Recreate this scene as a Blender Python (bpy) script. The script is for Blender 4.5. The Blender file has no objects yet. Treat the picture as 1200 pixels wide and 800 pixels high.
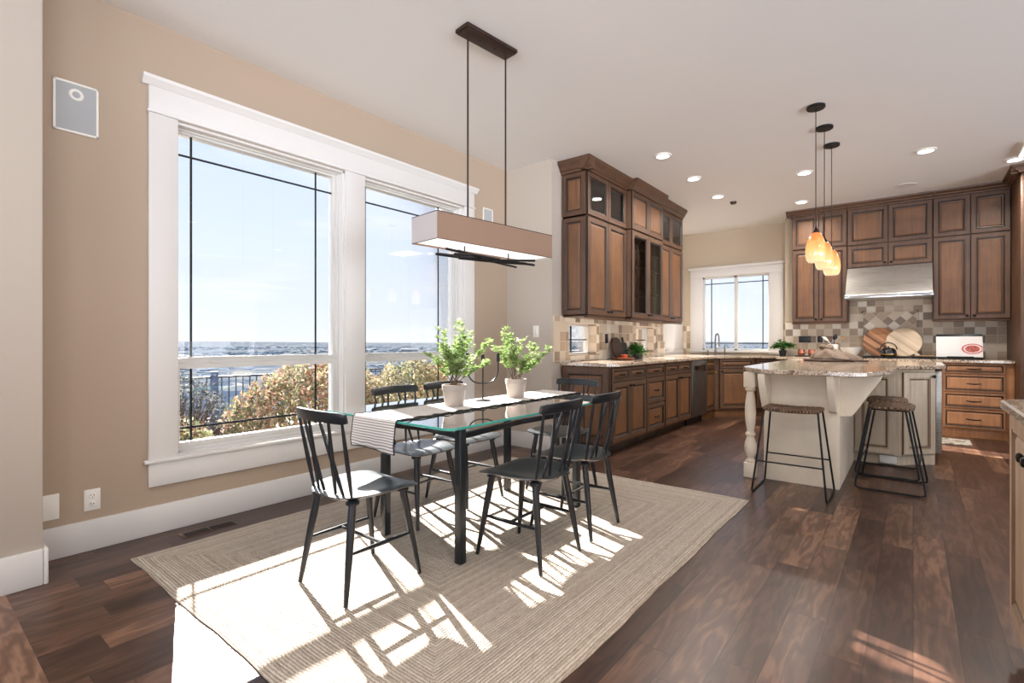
import bpy, bmesh, math, random
from mathutils import Vector, Matrix
R = math.radians
PI = math.pi
COL = bpy.context.scene.collection
sc = bpy.context.scene
rnd = random.Random(7)

# ------------------------------------------------------------------ materials
def mat(name):
    m = bpy.data.materials.new(name); m.use_nodes = True
    nt = m.node_tree; nt.nodes.clear()
    out = nt.nodes.new('ShaderNodeOutputMaterial')
    return m, nt, out
class N:
    """small helper to write node graphs"""
    def __init__(s, nt): s.nt = nt
    def n(s, typ, ins=None, **kw):
        nd = s.nt.nodes.new(typ)
        for k, v in kw.items(): setattr(nd, k, v)
        for k, v in (ins or {}).items(): s.set(nd.inputs[k], v)
        return nd
    def set(s, sock, v):
        if isinstance(v, bpy.types.NodeSocket): s.nt.links.new(v, sock)
        elif isinstance(v, bpy.types.Node): s.nt.links.new(v.outputs[0], sock)
        else:
            if hasattr(sock, 'default_value') and hasattr(sock.default_value, '__len__') and not isinstance(v, (int, float)):
                v = tuple(v)
                if len(sock.default_value) == 4 and len(v) == 3: v = v + (1,)
            sock.default_value = v
    def math(s, op, a, b=0.0, c=0.0, clamp=False):
        nd = s.nt.nodes.new('ShaderNodeMath'); nd.operation = op; nd.use_clamp = clamp
        s.set(nd.inputs[0], a); s.set(nd.inputs[1], b); s.set(nd.inputs[2], c)
        return nd.outputs[0]
    def mix(s, f, a, b, mode='MIX'):
        nd = s.nt.nodes.new('ShaderNodeMix'); nd.data_type = 'RGBA'; nd.blend_type = mode
        s.set(nd.inputs[0], f); s.set(nd.inputs[6], a); s.set(nd.inputs[7], b)
        return nd.outputs[2]
    def ramp(s, f, stops, interp='LINEAR'):
        nd = s.nt.nodes.new('ShaderNodeValToRGB'); cr = nd.color_ramp; cr.interpolation = interp
        while len(cr.elements) > 1: cr.elements.remove(cr.elements[-1])
        cr.elements[0].position = stops[0][0]; cr.elements[0].color = tuple(stops[0][1]) + (1,)
        for p, c in stops[1:]:
            e = cr.elements.new(p); e.color = tuple(c) + (1,)
        s.set(nd.inputs[0], f)
        return nd.outputs[0]
    def coords(s, scale=(1, 1, 1), loc=(0, 0, 0), rot=(0, 0, 0)):
        tc = s.nt.nodes.new('ShaderNodeTexCoord')
        geo = s.nt.nodes.new('ShaderNodeNewGeometry')
        mp = s.nt.nodes.new('ShaderNodeMapping')
        s.nt.links.new(tc.outputs['Object'], mp.inputs['Vector'])
        mp.inputs['Scale'].default_value = scale; mp.inputs['Location'].default_value = loc; mp.inputs['Rotation'].default_value = rot
        return mp.outputs[0]
    def noise(s, vec, scale=5, detail=3, rough=.5, dist=0, out=0):
        nd = s.n('ShaderNodeTexNoise', {'Vector': vec, 'Scale': scale, 'Detail': detail, 'Roughness': rough, 'Distortion': dist})
        return nd.outputs[out]
    def sep(s, vec):
        nd = s.n('ShaderNodeSeparateXYZ', {0: vec}); return nd.outputs
    def comb(s, x, y, z=0.0):
        return s.n('ShaderNodeCombineXYZ', {0: x, 1: y, 2: z}).outputs[0]
    def bump(s, h, strength=.3, dist=.01):
        return s.n('ShaderNodeBump', {'Height': h, 'Strength': strength, 'Distance': dist}).outputs[0]
    def bsdf(s, out, col, rough=.5, metal=0, spec=.5, normal=None, coat=0, coatr=.1, **kw):
        b = s.nt.nodes.new('ShaderNodeBsdfPrincipled')
        s.set(b.inputs['Base Color'], col); s.set(b.inputs['Roughness'], rough); s.set(b.inputs['Metallic'], metal)
        s.set(b.inputs['Specular IOR Level'], spec); s.set(b.inputs['Coat Weight'], coat); s.set(b.inputs['Coat Roughness'], coatr)
        if normal is not None: s.set(b.inputs['Normal'], normal)
        for k, v in kw.items(): s.set(b.inputs[k], v)
        if out is not None: s.nt.links.new(b.outputs[0], out.inputs[0])
        return b.outputs[0]

def srgb(r, g, b):
    f = lambda c: (c/255/12.92) if c/255 <= .04045 else ((c/255+.055)/1.055)**2.4
    return (f(r), f(g), f(b))
M = {}
def simple(name, col, rough=.5, metal=0, spec=.5, coat=0, bumpsc=None, bs=.1, var=0, **kw):
    m, nt, out = mat(name); g = N(nt)
    c = col; nrm = None
    v = g.coords()
    if var:
        nz = g.noise(v, var, 3)
        c = g.mix(nz, [x*.82 for x in col], [min(1, x*1.16) for x in col])
    if bumpsc: nrm = g.bump(g.noise(v, bumpsc, 3), bs, .004)
    g.bsdf(out, c, rough, metal, spec, nrm, coat, **kw)
    M[name] = m; return m

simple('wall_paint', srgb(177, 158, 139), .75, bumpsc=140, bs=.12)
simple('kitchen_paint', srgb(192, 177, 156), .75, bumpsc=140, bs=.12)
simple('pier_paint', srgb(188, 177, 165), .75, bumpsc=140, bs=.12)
simple('ceiling_paint', srgb(234, 232, 230), .85, bumpsc=90, bs=.15)
simple('trim_white', srgb(220, 217, 214), .42)
simple('vinyl_white', srgb(212, 210, 206), .4)
simple('plastic_white', srgb(238, 236, 230), .35)
simple('speaker_grille', srgb(176, 178, 180), .6, bumpsc=900, bs=.4)
simple('muntin_dark', srgb(46, 50, 50), .8, spec=.2)
simple('chair_black', (.007, .010, .014), .3, spec=.5, IOR=1.5)
simple('seat_black', (.010, .020, .027), .32, spec=.5, IOR=2.6)
simple('table_metal', (.012, .017, .022), .3, metal=.3, spec=.7)
simple('bronze', srgb(62, 45, 38), .4, metal=.6)
simple('black_iron', srgb(28, 29, 31), .4, metal=.5)
simple('knob_black', srgb(26, 22, 20), .3, metal=.6)
simple('black_gloss', srgb(16, 17, 20), .12, coat=1)
simple('black_plastic', srgb(24, 26, 28), .35)
simple('dark_void', srgb(14, 13, 12), .9)
simple("pot_grey", srgb(164, 153, 143), .7, bumpsc=60, bs=.2, var=9)
simple('ceramic_white', srgb(236, 232, 226), .25, coat=.5)
simple('soil', srgb(120, 86, 62), .95, bumpsc=60, bs=.8, var=40)
simple('copper', srgb(216, 140, 112), .25, metal=.85)
simple('dark_wood', srgb(70, 44, 32), .5, var=20)
simple('slate', srgb(36, 38, 40), .6)
simple('marble_board', srgb(186, 184, 196), .3, var=12)
simple('cream_paint', srgb(234, 221, 200), .48, var=5)
simple('paper', srgb(240, 238, 236), .6)
simple('linen', srgb(128, 110, 96), .9, bumpsc=200, bs=.5, var=60)
simple('shade_end_lit_tone', srgb(188, 182, 182), .85, bumpsc=500, bs=.3)  # shade fabric made paler: light on the end panels put into the colour
simple('green_grass', srgb(128, 150, 84), .9, var=30, bumpsc=30, bs=.8)
simple('garden_soil', srgb(92, 82, 68), .95, var=6, bumpsc=20, bs=.6)
simple('fence_metal', srgb(38, 42, 50), .5)
simple('post_blue', srgb(60, 76, 104), .6)
simple('far_roof', (.17, .18, .19), .8)
simple('exterior_stucco', srgb(190, 178, 160), .9)
simple('chrome', srgb(190, 192, 196), .15, metal=1)
simple('brass', srgb(190, 150, 80), .3, metal=1)
simple('utensil_wood', srgb(176, 136, 96), .6)

def brushed(name, col, rough=.3):
    m, nt, out = mat(name); g = N(nt)
    v = g.coords((1, 1, 60))
    nz = g.noise(v, 6, 3)
    big = g.noise(g.coords((1.2, 1.2, 5)), 1.6, 2)
    c = g.mix(big, [x*.7 for x in col], [min(1, x*1.15) for x in col])
    g.bsdf(out, c, g.math('MULTIPLY_ADD', nz, .2, rough-.1), .85)
    M[name] = m
brushed('steel', srgb(188, 184, 178))
brushed('steel_dark', srgb(120, 118, 118), .35)

def wood_cab(name, base, dark, rough=.38, coat=.25):
    m, nt, out = mat(name); g = N(nt)
    v = g.coords((34, 34, 2.2)); w = g.coords((1, 1, 1))
    grain = g.noise(v, 1.0, 4, .6, .6)
    blot = g.noise(w, 3.4, 3, .6)
    f = g.math('ADD', g.math('MULTIPLY', grain, .55), g.math('MULTIPLY', blot, .45))
    c = g.ramp(f, [(.30, dark), (.52, base), (.70, [min(1, x*1.28) for x in base])])
    g.bsdf(out, c, rough, coat=coat, coatr=.25, normal=g.bump(grain, .06, .002))
    M[name] = m
wood_cab('cabinet_wood', srgb(88, 60, 41), srgb(62, 42, 29), .5, coat=.04)
wood_cab('cabinet_panel', srgb(112, 75, 46), srgb(82, 54, 34), .5, coat=.04)
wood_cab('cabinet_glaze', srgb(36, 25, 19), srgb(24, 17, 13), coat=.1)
wood_cab('sunlit_tone_wood', srgb(176, 126, 88), srgb(146, 100, 66), .5, coat=.05)  # cabinet wood made paler, with the sunlight put into its colour
wood_cab('cream_cab', srgb(200, 184, 160), srgb(188, 170, 146), .45)
wood_cab('cream_glaze', srgb(124, 98, 76), srgb(96, 72, 54), .5)
wood_cab('blond_cab', srgb(206, 176, 148), srgb(180, 146, 118), .45)

def m_floor():
    m, nt, out = mat('walnut_floor'); g = N(nt)
    tc = g.coords()
    x, y, z = g.sep(tc)
    W = .135
    col = g.math('FLOOR', g.math('DIVIDE', x, W))
    rn = g.n('ShaderNodeTexWhiteNoise', {'W': col}, noise_dimensions='1D')
    yy = g.math('ADD', y, g.math('MULTIPLY', rn.outputs[0], 7.3))
    Lp = g.math('MULTIPLY_ADD', rn.outputs[0], .5, .85)
    row = g.math('FLOOR', g.math('DIVIDE', yy, Lp))
    cell = g.comb(col, row, 0.0)
    pr = g.n('ShaderNodeTexWhiteNoise', {'Vector': cell}, noise_dimensions='3D')
    # grain: stretched noise, swirl per plank
    off = g.math('MULTIPLY', pr.outputs[0], 37.0)
    gv = g.comb(g.math('MULTIPLY', x, 5.5), g.math('MULTIPLY_ADD', yy, .9, off), off)
    warp = g.noise(gv, 1.6, 3, .55)
    rings = g.math('SINE', g.math('MULTIPLY', warp, 42.0))
    gf = g.noise(g.comb(g.math('MULTIPLY', x, 120.0), g.math('MULTIPLY', yy, 3.0), off), 1.0, 4, .6)
    big = g.noise(g.comb(g.math('MULTIPLY', x, 6.0), g.math('MULTIPLY', yy, 1.4), off), 1.0, 3, .6)
    f = g.math('ADD', g.math('ADD', g.math('MULTIPLY', rings, .075), g.math('MULTIPLY', gf, .26)),
               g.math('ADD', g.math('MULTIPLY', big, .40), g.math('MULTIPLY', pr.outputs[0], .34)))
    c = g.ramp(f, [(.18, srgb(38, 25, 20)), (.42, srgb(66, 45, 36)), (.6, srgb(90, 64, 51)), (.76, srgb(126, 94, 74)), (.92, srgb(162, 126, 100))])
    fx = g.math('FRACT', g.math('DIVIDE', x, W)); fy = g.math('FRACT', g.math('DIVIDE', yy, Lp))
    gx = g.math('MINIMUM', fx, g.math('SUBTRACT', 1.0, fx)); gy = g.math('MULTIPLY', g.math('MINIMUM', fy, g.math('SUBTRACT', 1.0, fy)), 7.0)
    gap = g.math('LESS_THAN', g.math('MINIMUM', gx, gy), .012)
    c = g.mix(g.math('MULTIPLY', gap, .65), c, srgb(24, 14, 11))
    h = g.math('SUBTRACT', g.math('MULTIPLY', gf, .25), gap)
    g.bsdf(out, c, g.math('MULTIPLY_ADD', gf, .14, .24), spec=.38, normal=g.bump(h, .12, .003))
    M['walnut_floor'] = m
m_floor()

def m_board():
    m, nt, out = mat('walnut_board'); g = N(nt)
    x, y, z = g.sep(g.coords())
    warp = g.noise(g.comb(g.math('MULTIPLY', x, 1.5), g.math('MULTIPLY', y, 5.0), 3.0), 1.6, 3, .6)
    rings = g.math('SINE', g.math('MULTIPLY', warp, 30.0))
    gf = g.noise(g.comb(g.math('MULTIPLY', x, 3.0), g.math('MULTIPLY', y, 120.0), 1.0), 1.0, 3)
    f = g.math('ADD', g.math('MULTIPLY_ADD', rings, .13, .38), g.math('MULTIPLY', gf, .28))
    c = g.ramp(f, [(.2, srgb(62, 40, 32)), (.5, srgb(108, 78, 62)), (.85, srgb(158, 122, 98))])
    g.bsdf(out, c, .3, spec=.45)
    M['walnut_board'] = m
m_board()

RUG = (-3.14, .80, -.90, 3.80)
def m_rug():
    m, nt, out = mat('jute'); g = N(nt)
    x, y, z = g.sep(g.coords())
    hx, hy = (RUG[2]-RUG[0])/2, (RUG[3]-RUG[1])/2
    dx = g.math('SUBTRACT', hx, g.math('ABSOLUTE', x)); dy = g.math('SUBTRACT', hy, g.math('ABSOLUTE', y))
    wob = g.noise(g.comb(x, y, 0.0), 5.0, 2)
    d = g.math('ADD', g.math('MINIMUM', dx, dy), g.math('MULTIPLY', wob, .012))
    t = g.math('DIVIDE', d, .0125)
    idx = g.math('FLOOR', t); fr = g.math('FRACT', t)
    hgt = g.math('SINE', g.math('MULTIPLY', fr, PI))
    along = g.math('MAXIMUM', dx, dy)
    strand = g.math('SINE', g.math('ADD', g.math('MULTIPLY', g.math('ADD', x, g.math('MULTIPLY', y, 1.0)), 330.0), g.math('MULTIPLY', idx, 2.1)))
    rn = g.n('ShaderNodeTexWhiteNoise', {'W': idx}, noise_dimensions='1D').outputs[0]
    fine = g.noise(g.comb(x, y, 0.0), 160.0, 2)
    med = g.noise(g.comb(x, y, idx), 26.0, 3)
    f = g.math('ADD', g.math('MULTIPLY', fine, .5), g.math('ADD', g.math('MULTIPLY', rn, .2), g.math('MULTIPLY', med, .45)))
    c = g.ramp(f, [(.3, srgb(146, 133, 121)), (.55, srgb(180, 167, 153)), (.8, srgb(204, 193, 180))])
    groove = g.math('LESS_THAN', hgt, .32)
    c = g.mix(g.math('MULTIPLY', groove, g.math('MULTIPLY_ADD', med, .45, -.04, clamp=True)), c, srgb(124, 104, 88))
    h = g.math('ADD', g.math('MULTIPLY', hgt, .8), g.math('ADD', g.math('MULTIPLY', strand, .12), g.math('MULTIPLY', fine, .5)))
    g.bsdf(out, c, .95, spec=.1, normal=g.bump(h, .9, .006))
    M['jute'] = m
m_rug()

def m_granite():
    m, nt, out = mat('granite'); g = N(nt)
    v = g.coords()
    a = g.n('ShaderNodeTexVoronoi', {'Vector': v, 'Scale': 130.0}, feature='F1')
    b = g.n('ShaderNodeTexVoronoi', {'Vector': v, 'Scale': 55.0}, feature='F1')
    big = g.noise(v, 7, 4, .6)
    sx = g.sep(a.outputs['Color'])[0]; sy = g.sep(b.outputs['Color'])[1]
    f = g.math('ADD', g.math('MULTIPLY', sx, .5), g.math('ADD', g.math('MULTIPLY', sy, .25), g.math('MULTIPLY', big, .35)))
    c = g.ramp(f, [(.2, srgb(52, 42, 38)), (.34, srgb(116, 92, 76)), (.5, srgb(176, 152, 128)), (.72, srgb(216, 202, 184)), (.9, srgb(150, 140, 132))])
    g.bsdf(out, c, .1, spec=.55)
    M['granite'] = m
m_granite()

def m_tile(name, ax, s=.102, diamond=False, gro=.03):
    m, nt, out = mat(name); g = N(nt)
    co = g.sep(g.coords())
    u = co[ax]; w = co[2]
    if diamond:
        a = g.math('MULTIPLY', g.math('ADD', u, w), .7071); b = g.math('MULTIPLY', g.math('SUBTRACT', u, w), .7071)
        u, w = a, b
    U = g.math('DIVIDE', u, s); W_ = g.math('DIVIDE', w, s)
    cell = g.comb(g.math('FLOOR', U), g.math('FLOOR', W_), 0.0)
    wn = g.n('ShaderNodeTexWhiteNoise', {'Vector': cell}, noise_dimensions='3D')
    chk = g.math('MODULO', g.math('ABSOLUTE', g.math('ADD', g.math('FLOOR', U), g.math('FLOOR', W_))), 2.0)
    f = g.math('ADD', g.math('MULTIPLY', wn.outputs[0], .62 if ax == 0 else .8), g.math('MULTIPLY', chk, .36 if ax == 0 else .1))
    c = g.ramp(f, [(0, srgb(232, 222, 206)), (.24, srgb(216, 200, 178)), (.45, srgb(184, 160, 134)), (.62, srgb(158, 134, 110)), (.76, srgb(134, 112, 94)), (.90, srgb(196, 176, 150))], 'CONSTANT')
    mott = g.noise(g.coords(), 34, 4, .65)
    c = g.mix(g.math('MULTIPLY', mott, .3), c, [x*.8 for x in srgb(205, 188, 165)], 'MIX')
    fx = g.math('FRACT', U); fy = g.math('FRACT', W_)
    e = g.math('MINIMUM', g.math('MINIMUM', fx, g.math('SUBTRACT', 1.0, fx)), g.math('MINIMUM', fy, g.math('SUBTRACT', 1.0, fy)))
    gr = g.math('LESS_THAN', e, gro)
    c = g.mix(gr, c, srgb(206, 196, 180))
    g.bsdf(out, c, .45, normal=g.bump(g.math('SUBTRACT', g.math('MULTIPLY', mott, .3), gr), .3, .004))
    M[name] = m
m_tile('tile_side', 1); m_tile('tile_back', 0, .1); m_tile('tile_diamond', 0, .094, True)

def m_glass(name, tint=(1, 1, 1), strength=1.0, rough=0.0, ior=1.45):
    m, nt, out = mat(name); g = N(nt)
    fr = g.n('ShaderNodeFresnel', {'IOR': ior}).outputs[0]
    f = g.math('MULTIPLY', fr, strength, clamp=True)
    t = g.n('ShaderNodeBsdfTransparent', {'Color': tint}); gl = g.n('ShaderNodeBsdfGlossy', {'Color': (1, 1, 1), 'Roughness': rough})
    mx = g.n('ShaderNodeMixShader', {0: f}); nt.links.new(t.outputs[0], mx.inputs[1]); nt.links.new(gl.outputs[0], mx.inputs[2])
    nt.links.new(mx.outputs[0], out.inputs[0]); M[name] = m
m_glass('window_glass', (.985, .99, .995), .5)
m_glass('table_glass', (.94, .985, .975), 2.0)
m_glass('cabinet_glass', (.50, .54, .54), 1.2)
simple('glass_edge', srgb(70, 160, 148), .12, spec=.7)

def m_emit(name, col, s):
    m, nt, out = mat(name); g = N(nt)
    e = g.n('ShaderNodeEmission', {'Color': col, 'Strength': s}); nt.links.new(e.outputs[0], out.inputs[0]); M[name] = m
m_emit('lamp_lens', (1, .97, .92), 6.0)
m_emit('lamp_diffuser', (1, .93, .88), 1.3)

def m_fabric_shade():
    m, nt, out = mat('shade_fabric'); g = N(nt)
    v = g.coords((1, 1, 1)); th = g.noise(g.coords((400, 400, 400)), 1.0, 2)
    c = g.mix(th, srgb(160, 132, 114), srgb(186, 158, 138))
    d = g.n('ShaderNodeBsdfDiffuse', {'Color': c}); t = g.n('ShaderNodeBsdfTranslucent', {'Color': c})
    mx = g.n('ShaderNodeMixShader', {0: .35}); nt.links.new(d.outputs[0], mx.inputs[1]); nt.links.new(t.outputs[0], mx.inputs[2])
    nt.links.new(mx.outputs[0], out.inputs[0]); M['shade_fabric'] = m
m_fabric_shade()

def m_amber():
    m, nt, out = mat('amber_glass'); g = N(nt)
    x, y, z = g.sep(g.coords())
    n1 = g.noise(g.coords((6, 6, 3)), 2.6, 3, .6, .8)
    t = g.math('ADD', g.math('MULTIPLY', g.math('MULTIPLY_ADD', z, 3.6, .05), .75), g.math('MULTIPLY', n1, .35))
    c = g.ramp(t, [(.12, srgb(255, 236, 196)), (.45, srgb(253, 200, 124)), (.72, srgb(240, 140, 66)), (.95, srgb(200, 80, 34))])
    e = g.n('ShaderNodeEmission', {'Color': c, 'Strength': .75})
    b = g.bsdf(None, g.mix(.5, c, (.2, .1, .04)), .15, coat=.6)
    ad = g.n('ShaderNodeAddShader'); nt.links.new(e.outputs[0], ad.inputs[0]); nt.links.new(b, ad.inputs[1])
    nt.links.new(ad.outputs[0], out.inputs[0]); M['amber_glass'] = m
m_amber()

def m_runner():
    m, nt, out = mat('runner_cloth'); g = N(nt)
    x, y, z = g.sep(g.coords())
    s = g.math('FRACT', g.math('MULTIPLY', g.math('ADD', y, z), 70.0))
    st = g.math('LESS_THAN', s, .46)
    weave = g.noise(g.coords((300, 300, 300)), 1.0, 2)
    c = g.mix(g.math('MULTIPLY', st, .75), srgb(236, 230, 226), srgb(124, 116, 114))
    # darker stripes sit only near the two ends of the runner, as woven
    g.bsdf(out, c, .9, spec=.1, normal=g.bump(weave, .4, .002)); M['runner_cloth'] = m
m_runner()

def m_leaf(name, a, b, c3, tl=.35):
    m, nt, out = mat(name); g = N(nt)
    wn = g.noise(g.coords(), 22, 2, .6)
    w2 = g.n('ShaderNodeTexWhiteNoise', {'Vector': g.coords((40, 40, 40))}, noise_dimensions='3D').outputs[0]
    c = g.ramp(wn, [(.3, a), (.5, b), (.7, c3)])
    d = g.n('ShaderNodeBsdfDiffuse', {'Color': c}); t = g.n('ShaderNodeBsdfTranslucent', {'Color': c})
    mx = g.n('ShaderNodeMixShader', {0: tl}); nt.links.new(d.outputs[0], mx.inputs[1]); nt.links.new(t.outputs[0], mx.inputs[2])
    nt.links.new(mx.outputs[0], out.inputs[0]); M[name] = m
m_leaf('leaf_lime', (.16, .27, .08), (.34, .46, .17), (.56, .62, .38), .45)
m_leaf('leaf_deep', srgb(40, 84, 36), srgb(66, 120, 50), srgb(118, 160, 84))
m_leaf('leaf_tan', (0.175, 0.149, 0.096), (0.298, 0.254, 0.166), (0.455, 0.394, 0.280))
m_leaf('leaf_rose', (0.228, 0.126, 0.096), (0.350, 0.219, 0.158), (0.490, 0.350, 0.263))
m_leaf('leaf_olive', (0.096, 0.108, 0.052), (0.193, 0.201, 0.108), (0.350, 0.333, 0.210))
m_leaf('leaf_orange', (0.245, 0.108, 0.052), (0.385, 0.184, 0.096), (0.525, 0.315, 0.193))
m_leaf('leaf_grey', (0.061, 0.074, 0.084), (0.114, 0.126, 0.131), (0.210, 0.210, 0.193))
m_leaf('leaf_brown', (0.061, 0.032, 0.026), (0.158, 0.096, 0.067), (0.298, 0.219, 0.140))
simple('twig', srgb(96, 78, 64), .9)

def m_cutting(name, a, b, c3):
    m, nt, out = mat(name); g = N(nt)
    x, y, z = g.sep(g.coords())
    t = g.math('FLOOR', g.math('DIVIDE', g.math('ADD', g.math('MULTIPLY', x, .75), g.math('MULTIPLY', z, .95)), .035))
    wn = g.n('ShaderNodeTexWhiteNoise', {'W': t}, noise_dimensions='1D').outputs[0]
    gr = g.noise(g.coords((10, 10, 40)), 1.0, 3)
    c = g.ramp(g.math('MULTIPLY_ADD', gr, .2, g.math('MULTIPLY', wn, .8)), [(.1, a), (.5, b), (.85, c3)])
    g.bsdf(out, c, .5); M[name] = m
m_cutting('acacia', srgb(112, 70, 46), srgb(172, 114, 74), srgb(204, 150, 106))
m_cutting('maple', srgb(206, 178, 146), srgb(222, 196, 164), srgb(232, 210, 182))

def m_wicker():
    m, nt, out = mat('wicker'); g = N(nt)
    x, y, z = g.sep(g.coords())
    a = g.math('SINE', g.math('MULTIPLY', x, 300.0)); b = g.math('SINE', g.math('MULTIPLY', y, 170.0))
    p = g.math('MULTIPLY', a, b)
    nz = g.noise(g.coords(), 30, 3)
    c = g.ramp(g.math('ADD', g.math('MULTIPLY', p, .25), nz), [(.2, srgb(58, 40, 30)), (.5, srgb(112, 84, 64)), (.8, srgb(150, 118, 92))])
    g.bsdf(out, c, .7, normal=g.bump(p, .8, .008)); M['wicker'] = m
m_wicker()

def m_valley():
    m, nt, out = mat('valley'); g = N(nt)
    v = g.coords()
    a = g.noise(g.coords((.004, .012, .01)), 1.0, 6, .7); b = g.noise(g.coords((.03, .05, .05)), 1.0, 4, .7)
    vo = g.n('ShaderNodeTexVoronoi', {'Vector': g.coords((.022, .022, .022)), 'Scale': 1.0}); vc = g.sep(vo.outputs['Color'])[0]
    v2 = g.n('ShaderNodeTexVoronoi', {'Vector': g.coords((.006, .006, .006)), 'Scale': 1.0}); v2c = g.sep(v2.outputs['Color'])[1]
    f = g.math('ADD', g.math('ADD', g.math('MULTIPLY', a, .30), g.math('MULTIPLY', b, .15)), g.math('ADD', g.math('MULTIPLY', vc, .38), g.math('MULTIPLY', v2c, .17)))
    c = g.ramp(f, [(.26, (.038, .050, .072)), (.42, (.052, .066, .088)), (.55, (.078, .088, .102)), (.66, (.108, .106, .098)), (.76, (.20, .20, .20))])  # distance haze is put into these blue-grey ground colours
    g.bsdf(out, c, 1.0, spec=0); M['valley'] = m
m_valley()
simple('far_hills', srgb(150, 170, 204), 1.0, spec=0)

def m_photo():
    m, nt, out = mat('food_photo'); g = N(nt)
    x, y, z = g.sep(g.coords())
    d = g.math('SQRT', g.math('ADD', g.math('POWER', g.math('SUBTRACT', x, .115), 2.0), g.math('POWER', g.math('MULTIPLY', g.math('SUBTRACT', z, .105), 1.5), 2.0)))
    nz = g.noise(g.coords(), 60, 3)
    food = g.ramp(nz, [(.35, srgb(120, 44, 40)), (.6, srgb(196, 84, 70)), (.8, srgb(210, 150, 90))])
    c = g.mix(g.math('LESS_THAN', d, .098), srgb(232, 226, 224), srgb(196, 70, 84))
    c = g.mix(g.math('LESS_THAN', d, .082), c, srgb(226, 206, 202))
    c = g.mix(g.math('LESS_THAN', d, .065), c, food)
    g.bsdf(out, c, .4); M['food_photo'] = m
m_photo()

def m_mat_small():
    m, nt, out = mat('mat_pattern'); g = N(nt)
    nz = g.noise(g.coords(), 14, 3, .7); c = g.ramp(nz, [(.4, srgb(120, 108, 98)), (.55, srgb(200, 190, 176))])
    g.bsdf(out, c, .95); M['mat_pattern'] = m
m_mat_small()

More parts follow.
